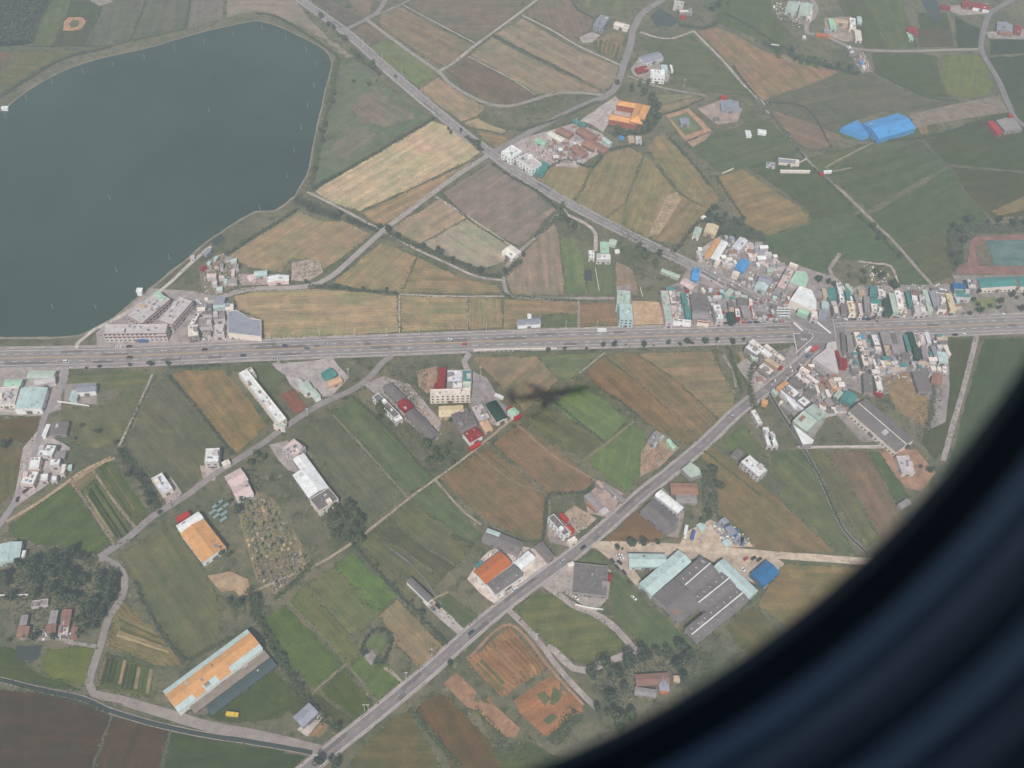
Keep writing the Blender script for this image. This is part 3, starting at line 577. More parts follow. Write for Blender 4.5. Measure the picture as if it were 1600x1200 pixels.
for pi_, (pts, wd, c, mt, z) in enumerate((
  ('610,-20 602,0 590,18 572,30 538,47', 2.6, ASPH, 'road', .125),
  ('572,30 605,55 650,88 685,112 705,132 740,153 770,164 800,165 830,157 870,146 910,145 945,149', 2.2, GRAV, 'road', .115),
  ('1060,-20 1035,0 1005,20 990,45 985,70 975,100 965,130 950,148 900,170 850,195 800,222 766,240', 3.6, ASPH, 'road', .13),
  ('686,111 710,97 745,69 800,29 845,-5 870,-25', 1.6, LT, 'yard', .11),
  ('816,24 860,46 910,75 970,102', 1.3, LT, 'yard', .11),
  ('732,88 800,124 836,148', .8, LT, 'yard', .11),
  ('630,8 690,40 745,69', .8, LT, 'yard', .11),
  ('570,30 620,10 650,-5', 1.2, GRAV, 'yard', .11),
  ('1000,50 1025,58 1050,60 1085,48', 1.6, LT, 'yard', .11),
  ('1083,48 1130,95 1160,130 1195,164', 1.6, LT, 'yard', .11),
  ('980,118 1020,133 1060,142 1105,150', 1.4, GRAV, 'yard', .11),
  ('1262,52 1290,57 1320,70 1350,78 1420,80 1480,78 1535,77', 2.2, GRAV, 'road', .12),
  ('1600,-20 1580,0 1548,20 1538,45 1533,75 1545,100 1560,125 1575,160 1590,188 1640,220', 3.0, ASPHD, 'road', .125),
  ('1262,-10 1275,10 1272,25 1260,40 1262,53', 2.4, GRAV, 'road', .12),
  ('1197,172 1227,205 1262,250 1300,287 1317,300 1350,332 1375,357 1390,370 1425,410 1460,450 1465,460', 1.5, GRAV, 'yard', .11),
  ('762,243 720,270 680,299 640,329 598,361 560,395 520,430 490,445 450,450 400,451 370,456 345,465 330,472', 2.6, C((160,156,150)), 'road', .12),
  ('480,300 505,312 540,330 598,361 640,384 700,412 745,432 785,438', 1.3, LT, 'yard', .11),
  ('682,308 740,345 805,388', 1.2, LT, 'yard', .11),
  ('870,335 850,360 815,390 790,420 788,445 800,462 860,466 960,466', 1.6, GRAV, 'yard', .11),
  ('625,460 700,463 788,463', .9, LT, 'yard', .11),
  ('624,461 624,520', .6, LT, 'yard', .11), ('730,465 730,516', .6, GRAV, 'yard', .11), ('904,470 904,512', .9, GRAV, 'yard', .11),
  ('103,572 102,590 92,615 70,650 60,690 42,740 20,790 0,818 -30,860', 2.3, C((150,146,150)), 'road', .12),
  ('612,556 598,566 575,592 545,612 500,632 450,664 400,700 340,738 290,775 240,806 200,840 155,871', 2.5, C((142,139,138)), 'road', .12),
  ('155,871 180,882 195,903 190,935 170,965 160,1000 150,1030 139,1068 147,1084 190,1093 260,1113 330,1133 400,1146 460,1160 500,1170', 2.4, C((145,140,135)), 'road', .118),
  ('195,1096 260,1116 330,1137 400,1149 500,1172', 2.8, C((148,142,136)), 'road', .119),
  ('100,1003 125,1006 150,1010', 1.2, GRAV, 'yard', .11),
  ('238,585 214,640 186,697', .8, LT, 'yard', .11), ('180,716 140,730 110,750 60,785 10,815', 1.2, C((178,152,118)), 'yard', .11),
  ('143,732 180,785 215,828', 1.0, C((150,138,112)), 'yard', .11), ('110,752 145,800 178,850', .9, C((150,135,112)), 'yard', .11),
  ('520,648 570,702 635,776', .7, C((130,132,108)), 'yard', .11),
  ('395,925 440,905 500,880 550,848 600,810 640,778 680,749 720,720 760,688 800,655 812,648', .9, C((165,152,128)), 'yard', .11),
  ('812,648 860,612 905,583', .35, C((120,120,98)), 'yard', .11), ('905,583 945,551', .6, C((160,155,125)), 'yard', .11),
  ('740,703 800,752 856,776 852,845', .6, C((140,125,104)), 'yard', .1),
  ('680,750 720,795 752,820', .9, C((150,145,122)), 'yard', .11),
  ('598,848 650,890 690,945', .5, C((120,128,128)), 'yard', .11),
  ('910,720 948,693 990,658', .9, C((132,132,100)), 'yard', .11),
  ('808,664 862,710 915,742 950,762', .9, C((150,132,106)), 'yard', .11),
  ('945,552 990,590 1060,650 1090,690', .6, C((140,122,98)), 'yard', .1),
  ('925,851 1000,853 1100,858 1200,866 1335,876 1520,886', 2.9, C((196,180,152)), 'yard', .11),
  ('840,905 900,948 912,952 940,965 965,985 988,1012', 2.4, C((162,155,150)), 'yard', .115),
  ('1000,1014 960,1030 915,1048 895,1044 868,1018 855,1010', 2.4, C((162,155,150)), 'yard', .116),
  ('790,948 810,968 840,1000 870,1040 905,1080 935,1108', 1.9, C((160,153,148)), 'yard', .117),
  ('730,1030 796,976 860,1045 876,1064 912,1102', .9, C((165,130,104)), 'yard', .11),
  ('1526,524 1510,590 1490,660 1474,720', 2.0, C((158,152,148)), 'yard', .115),
  ('1244,700 1300,699 1420,700', 1.0, LT, 'yard', .11),
  ('1318,448 1300,430 1296,420 1310,400 1312,396', 1.8, C((155,150,140)), 'yard', .11),
  ('1340,408 1370,412 1392,416 1402,440 1405,455', 1.2, C((175,165,145)), 'yard', .11),
  ('1502,300 1530,322 1560,348', .9, C((96,104,92)), 'yard', .11),
  ('1505,292 1480,258 1445,216', .9, C((96,104,92)), 'yard', .11),
  ('1330,262 1300,268 1290,262 1330,240 1365,222', .9, C((150,142,120)), 'yard', .11),
  ('540,1038 500,1072 488,1086', .8, C((135,130,100)), 'yard', .11), ('448,938 500,990 545,1040 592,1100', .8, C((120,128,92)), 'yard', .11),
  ('700,925 672,940 690,955', .7, C((170,150,110)), 'yard', .11),
  ('600,1044 612,1050 628,1066', 1.0, C((165,155,140)), 'yard', .12),
  ('735,550 725,565 740,590 765,620 784,655', 2.4, C((158,155,155)), 'yard', .118),
  ('430,566 445,580 470,590', 3.0, C((165,160,158)), 'yard', .118),
  ('1130,555 1145,580 1150,605', 1.2, GRAV, 'yard', .11),
  ('1200,610 1220,640 1255,690', .9, GRAV, 'yard', .11),
  ('888,336 915,350 930,365 930,392', 1.7, C((180,172,160)), 'yard', .11),
  ('1072,455 1083,440 1092,425', 1.6, GRAV, 'yard', .11),
  ('1236,502 1200,505 1040,508 800,519', .4, LT, 'yard', .26),
)):
    strip('road' if mt == 'road' else 'path', pts, -wd, wd, z + .0003 * pi_, mt, c, jit=.12 if mt == 'road' else .25)
patches(R1, (-2.2, 2.2), 3.6, 9, 5, .16, C((122, 121, 123))); patches(R10, (-1.9, 1.9), 3.2, 9, 6, .16, C((118, 117, 119)))
# canals
for pts, wd in (('-60,1050 0,1062 60,1077 130,1092 170,1110 215,1124 260,1136 330,1150 380,1157 440,1167 488,1176', 1.4),
                ('1200,610 1220,645 1255,700 1280,745 1300,790 1320,830 1352,862', 1.0),
                ('1196,170 1182,150', .8)):
    strip('water', pts, -wd, wd, .145, 'canal', jit=.2)
    strip('kerb', pts, wd, wd + .5, .3, 'concrete', C((158, 152, 144)), jit=.1); strip('kerb', pts, -wd - .5, -wd, .3, 'concrete', C((158, 152, 144)), jit=.1)

# the junction apron with its bridge deck and crossings
pad('road', '1228,494 1262,490 1302,494 1322,503 1318,530 1300,540 1270,552 1256,534 1240,516', .2, 'road', ASPHD, jit=.1)
for a, b in (('1240,504', '1254,517'), ('1276,503', '1298,521')):
    L = W(a + ' ' + b); 
    strip('road_marking', [L[0], L[0].lerp(L[1], .5), L[1]], -.9, .9, .24, 'mark')
for pts in ('1228,495 1240,502 1262,516 1290,522', '1300,496 1303,508 1306,530', '1303,506 1325,504', '1306,511 1328,509'):
    strip('kerb', pts, -.25, .25, .55, 'concrete', C((205, 203, 198)))
pad('yard', '1240,523 1268,521 1270,528 1246,558', .24, 'road', C((125, 125, 128)), jit=.05)
for pts in ('1239,522 1250,522', '1262,521 1269,522 1270,528 1243,553', '1239,522 1245,550'):
    strip('kerb', pts, -.35, .35, .9, 'concrete', C((226, 214, 200)))
for k in range(4):
    L = smooth_line(W('%f,%f %f,%f' % (1252 + k * 2.6, 529 + .5 * (k % 2), 1253.2 + k * 2.6, 532)), 2)
    strip('road_marking', L, -.3, .3, .28, 'mark')
# ------------------------------------------------------------------ buildings
def rect(A, B, Cc, h):
    A, B, Cc = G(*A, h), G(*B, h), G(*Cc, h); t = (B - A); L = t.length; t.normalize(); nn = Vector((-t.y, t.x, 0)); wd = (Cc - A).dot(nn)
    c = (A + B) / 2 + nn * wd / 2
    return Vector((c.x, c.y, 0)), L, abs(wd), math.atan2(t.y, t.x)
_win = {}
def window_mesh(wd, ht):
    k = (round(wd, 1), round(ht, 1))
    if k not in _win:
        mb = MB(); mb.box(-k[0] / 2, k[0] / 2, -.04, .06, -k[1] / 2, k[1] / 2)
        me = bpy.data.meshes.new('window'); me.from_pydata(mb.v, [], mb.f); me.materials.append(M['glass']); _win[k] = me
    return _win[k]
def put(name, me, parent, loc, rz=0, col=None):
    o = bpy.data.objects.new(name, me); o.location = loc; o.rotation_euler.z = rz
    if col: o.color = col
    return link(o, parent)
def facing(c, rz):
    """which of the four sides look towards the south, where the aircraft is"""
    out = []; to = Vector((EYE.x - c.x, EYE.y - c.y, 0)).normalized()
    for k in range(4):
        a = rz + k * math.pi / 2
        out.append((to.dot(Vector((math.cos(a), math.sin(a), 0))), k))
    return [k for d, k in sorted(out, reverse=True) if d > .2]
def openings(root, c, L, wd, rz, h, rnd, many, sill=1.6):
    half = (L / 2, wd / 2, L / 2, wd / 2); n_ = 0
    fl = max(1, int(h / 3.2))
    for k in facing(c, rz):
        side = (wd, L, wd, L)[k]; a = k * math.pi / 2; nn = Vector((math.cos(a), math.sin(a), 0)); tt = Vector((-nn.y, nn.x, 0))
        cols = max(1, int(side / (3.4 if many else 5.5)))
        for f in range(fl):
            for i in range(cols):
                if n_ >= many_cap(many): return
                if not many and rnd.random() < .35: continue
                x = (i + .5) / cols * side - side / 2
                p = nn * (half[k] + .0) + tt * x
                put('window', window_mesh(1.6 if many else 1.4, 1.3), root, (p.x, p.y, f * 3.2 + 1.9), a - math.pi / 2); n_ += 1
def many_cap(m): return 40 if m == 2 else 16 if m else 6
DOORS = None
def door(root, c, L, wd, rz, h, wide):
    f = facing(c, rz)
    if not f: return
    k = f[0]; a = k * math.pi / 2; nn = Vector((math.cos(a), math.sin(a), 0)); half = (L / 2, wd / 2, L / 2, wd / 2)[k]
    mb = MB(); mb.box(-wide / 2, wide / 2, -.05, .1, 0, min(h - .5, wide * .9)); 
    me = bpy.data.meshes.new('door'); me.from_pydata(mb.v, [], mb.f); me.materials.append(M['metal'])
    put('door', me, root, nn * half, a - math.pi / 2, C('dark'))
def flat_building(name, c, L, wd, rz, h, rc, wc, rnd, many=0, clutter=True):
    root = empty(name, c, rz); x, y, t, p = L / 2, wd / 2, .22, .7
    mb = MB(); o = [(-x, -y), (x, -y), (x, y), (-x, y)]; i_ = [(-x + t, -y + t), (x - t, -y + t), (x - t, y - t), (-x + t, y - t)]
    for k in range(4):
        a, b = o[k], o[(k + 1) % 4]; ia, ib = i_[k], i_[(k + 1) % 4]
        mb.quad((*a, 0), (*b, 0), (*b, h), (*a, h)); mb.quad((*a, h), (*b, h), (*ib, h), (*ia, h)); mb.quad((*ib, h - p), (*ia, h - p), (*ia, h), (*ib, h))
    mb.build('wall', 'wall', root, col=wc)
    mb = MB(); mb.poly([(px, py, h - p) for px, py in i_]); mb.build('roof', 'concrete', root, col=rc)
    if clutter and L * wd > 40:
        if L * wd > 70:
            s = min(wd * .5, 3.4); u = rnd.uniform(-x * .5, x * .5); mb = MB(); v = rnd.choice((-1, 1)) * (y - s / 2 - .4)
            mb.box(u - s / 2, u + s / 2, v - s / 2, v + s / 2, h - p + .01, h + 1.9); mb.build('stair_house', 'wall', root, col=wc)
        for _ in range(rnd.randint(2, 4) + int(L * wd / 90)):
            u, v = rnd.uniform(-x * .75, x * .75), rnd.uniform(-y * .6, y * .6); mb = MB()
            if rnd.random() < .6: mb.tube((u, v, h - p + .01), (u, v, h + 1.0), .6, .6, 10); mb.build('water_tank', 'steel', root)
            else:
                a_, b_ = rnd.uniform(1, 2.4), rnd.uniform(1, 2); mb.box(u - a_ / 2, u + a_ / 2, v - b_ / 2, v + b_ / 2, h - p + .01, h + rnd.uniform(0, .8))
                mb.build('roof_hut', 'metal', root, col=C(rnd.choice(('grey', 'slate', 'dark', 'rust', 'cream', 'lightgrey', 'white', 'teal'))))
    if h >= 5: openings(root, c, L, wd, rz, h, rnd, many)
    door(root, c, L, wd, rz, h, min(3, min(L, wd) * .5))
    return root
def shed(name, c, L, wd, rz, h, rc, wc, rnd, ridge=None, lights=0, many=0):
    """eaves at h, gable along the long side given first"""
    root = empty(name, c, rz); x, y = L / 2 - .3, wd / 2 - .3; rise = wd * (.11 if wd > 8 else .08)
    e = h - .15; mb = MB()
    mb.quad((-x, -y, 0), (x, -y, 0), (x, -y, e), (-x, -y, e)); mb.quad((x, y, 0), (-x, y, 0), (-x, y, e), (x, y, e))
    for s in (-1, 1):
        P = [(s * x, -y, 0), (s * x, y, 0), (s * x, y, e), (s * x, 0, e + rise), (s * x, -y, e)]
        mb.poly(P if s > 0 else P[::-1])
    mb.build('wall', 'metal', root, col=wc)
    mb = MB(); X, Y = L / 2, wd / 2; tk = .12
    for s in (-1, 1):
        a, b, c2, d = (-X, 0, h + rise), (X, 0, h + rise), (X, s * Y, h), (-X, s * Y, h)
        Q = [a, b, c2, d]
        uv = [(q[0], abs(q[1])) for q in Q]
        if s > 0: Q = Q[::-1]; uv = uv[::-1]
        Q = Q[::-1]; uv = uv[::-1]
        mb.quad(*Q, uv=uv)
        mb.quad(*[(q[0], q[1], q[2] - tk) for q in Q[::-1]], uv=uv[::-1])
        mb.quad((-X, s * Y, h - tk), (X, s * Y, h - tk), (X, s * Y, h), (-X, s * Y, h))
        for q in (-X, X): mb.quad((q, 0, h + rise - tk), (q, s * Y, h - tk), (q, s * Y, h), (q, 0, h + rise))
    mb.build('roof', 'metal', root, col=rc)
    mb = MB(); mb.box(-X, X, -.35, .35, h + rise + .005, h + rise + .14); mb.build('ridge_cap', 'metal', root, col=ridge or rc)
    for s in (-1, 1):
        for i in range(lights):
            u = (i + .5) / lights * L - L / 2; v = s * wd * .25; z = h + rise * .5; mb = MB(); dz = rise / Y * .9
            mb.quad((u - .4, v - .55, z - s * -dz * -.61 + .1), (u + .4, v - .55, z - s * -dz * -.61 + .1), (u + .4, v + .55, z - s * dz * .61 + .1), (u - .4, v + .55, z - s * dz * .61 + .1))
            mb.build('roof_light', 'concrete', root, col=C('lightgrey'))
    if L * wd > 70:
        for _ in range(rnd.randint(1, 2 + int(L * wd / 250))):
            s = rnd.choice((-1, 1)); u0 = rnd.uniform(-X * .9, X * .6); u1 = u0 + rnd.uniform(1.0, min(4, X)); v0 = rnd.uniform(.05, .5) * Y; v1 = v0 + rnd.uniform(.2, .45) * Y
            zz = lambda v: h + rise * (1 - v / Y) + .03
            Q = [(u0, s * v0, zz(v0)), (u1, s * v0, zz(v0)), (u1, s * v1, zz(v1)), (u0, s * v1, zz(v1))]; mb = MB(); mb.quad(*(Q if s < 0 else Q[::-1]))
            k = rnd.uniform(.72, 1.12); cc = rc if rnd.random() < .75 else C(rnd.choice(('rust', 'grey', 'lightgrey')))
            mb.build('roof_sheet', 'metal', root, col=tuple(min(.84, q * k) for q in cc[:3]) + (1,))
    if L * wd > 60: door(root, c, L, wd, rz, h, min(4, min(L, wd) * .45))
    if L * wd > 150: openings(root, c, L, wd, rz, min(h, 5), rnd, many)
    return root
def prism(name, pts, h, rc, wc, rnd, many=0):
    P = [G(*p, h) for p in pts]; c = sum(P, Vector()) / len(P); c.z = 0; root = empty(name, c)
    Q = [(p.x - c.x, p.y - c.y) for p in P]
    if sum(a[0] * b[1] - b[0] * a[1] for a, b in zip(Q, Q[1:] + Q[:1])) < 0: Q.reverse()
    mb = MB()
    for a, b in zip(Q, Q[1:] + Q[:1]): mb.quad((*a, 0), (*b, 0), (*b, h), (*a, h))
    mb.build('wall', 'wall', root, col=wc)
    mb = MB(); mb.poly([(q[0], q[1], h) for q in Q]); mb.build('roof', 'metal', root, col=rc)
    mb = MB()
    for a, b in zip(Q, Q[1:] + Q[:1]):
        A, B = Vector((*a, 0)), Vector((*b, 0)); t = (B - A).normalized(); nn = Vector((-t.y, t.x, 0)) * .3
        mb.quad((*a, h + .35), (*b, h + .35), (b[0] + nn.x, b[1] + nn.y, h + .35), (a[0] + nn.x, a[1] + nn.y, h + .35))
        mb.quad((b[0] + nn.x, b[1] + nn.y, h), (a[0] + nn.x, a[1] + nn.y, h), (a[0] + nn.x, a[1] + nn.y, h + .35), (b[0] + nn.x, b[1] + nn.y, h + .35))
        mb.quad((*a, h), (*b, h), (*b, h + .35), (*a, h + .35))
    mb.build('parapet', 'wall', root, col=wc)
    return root

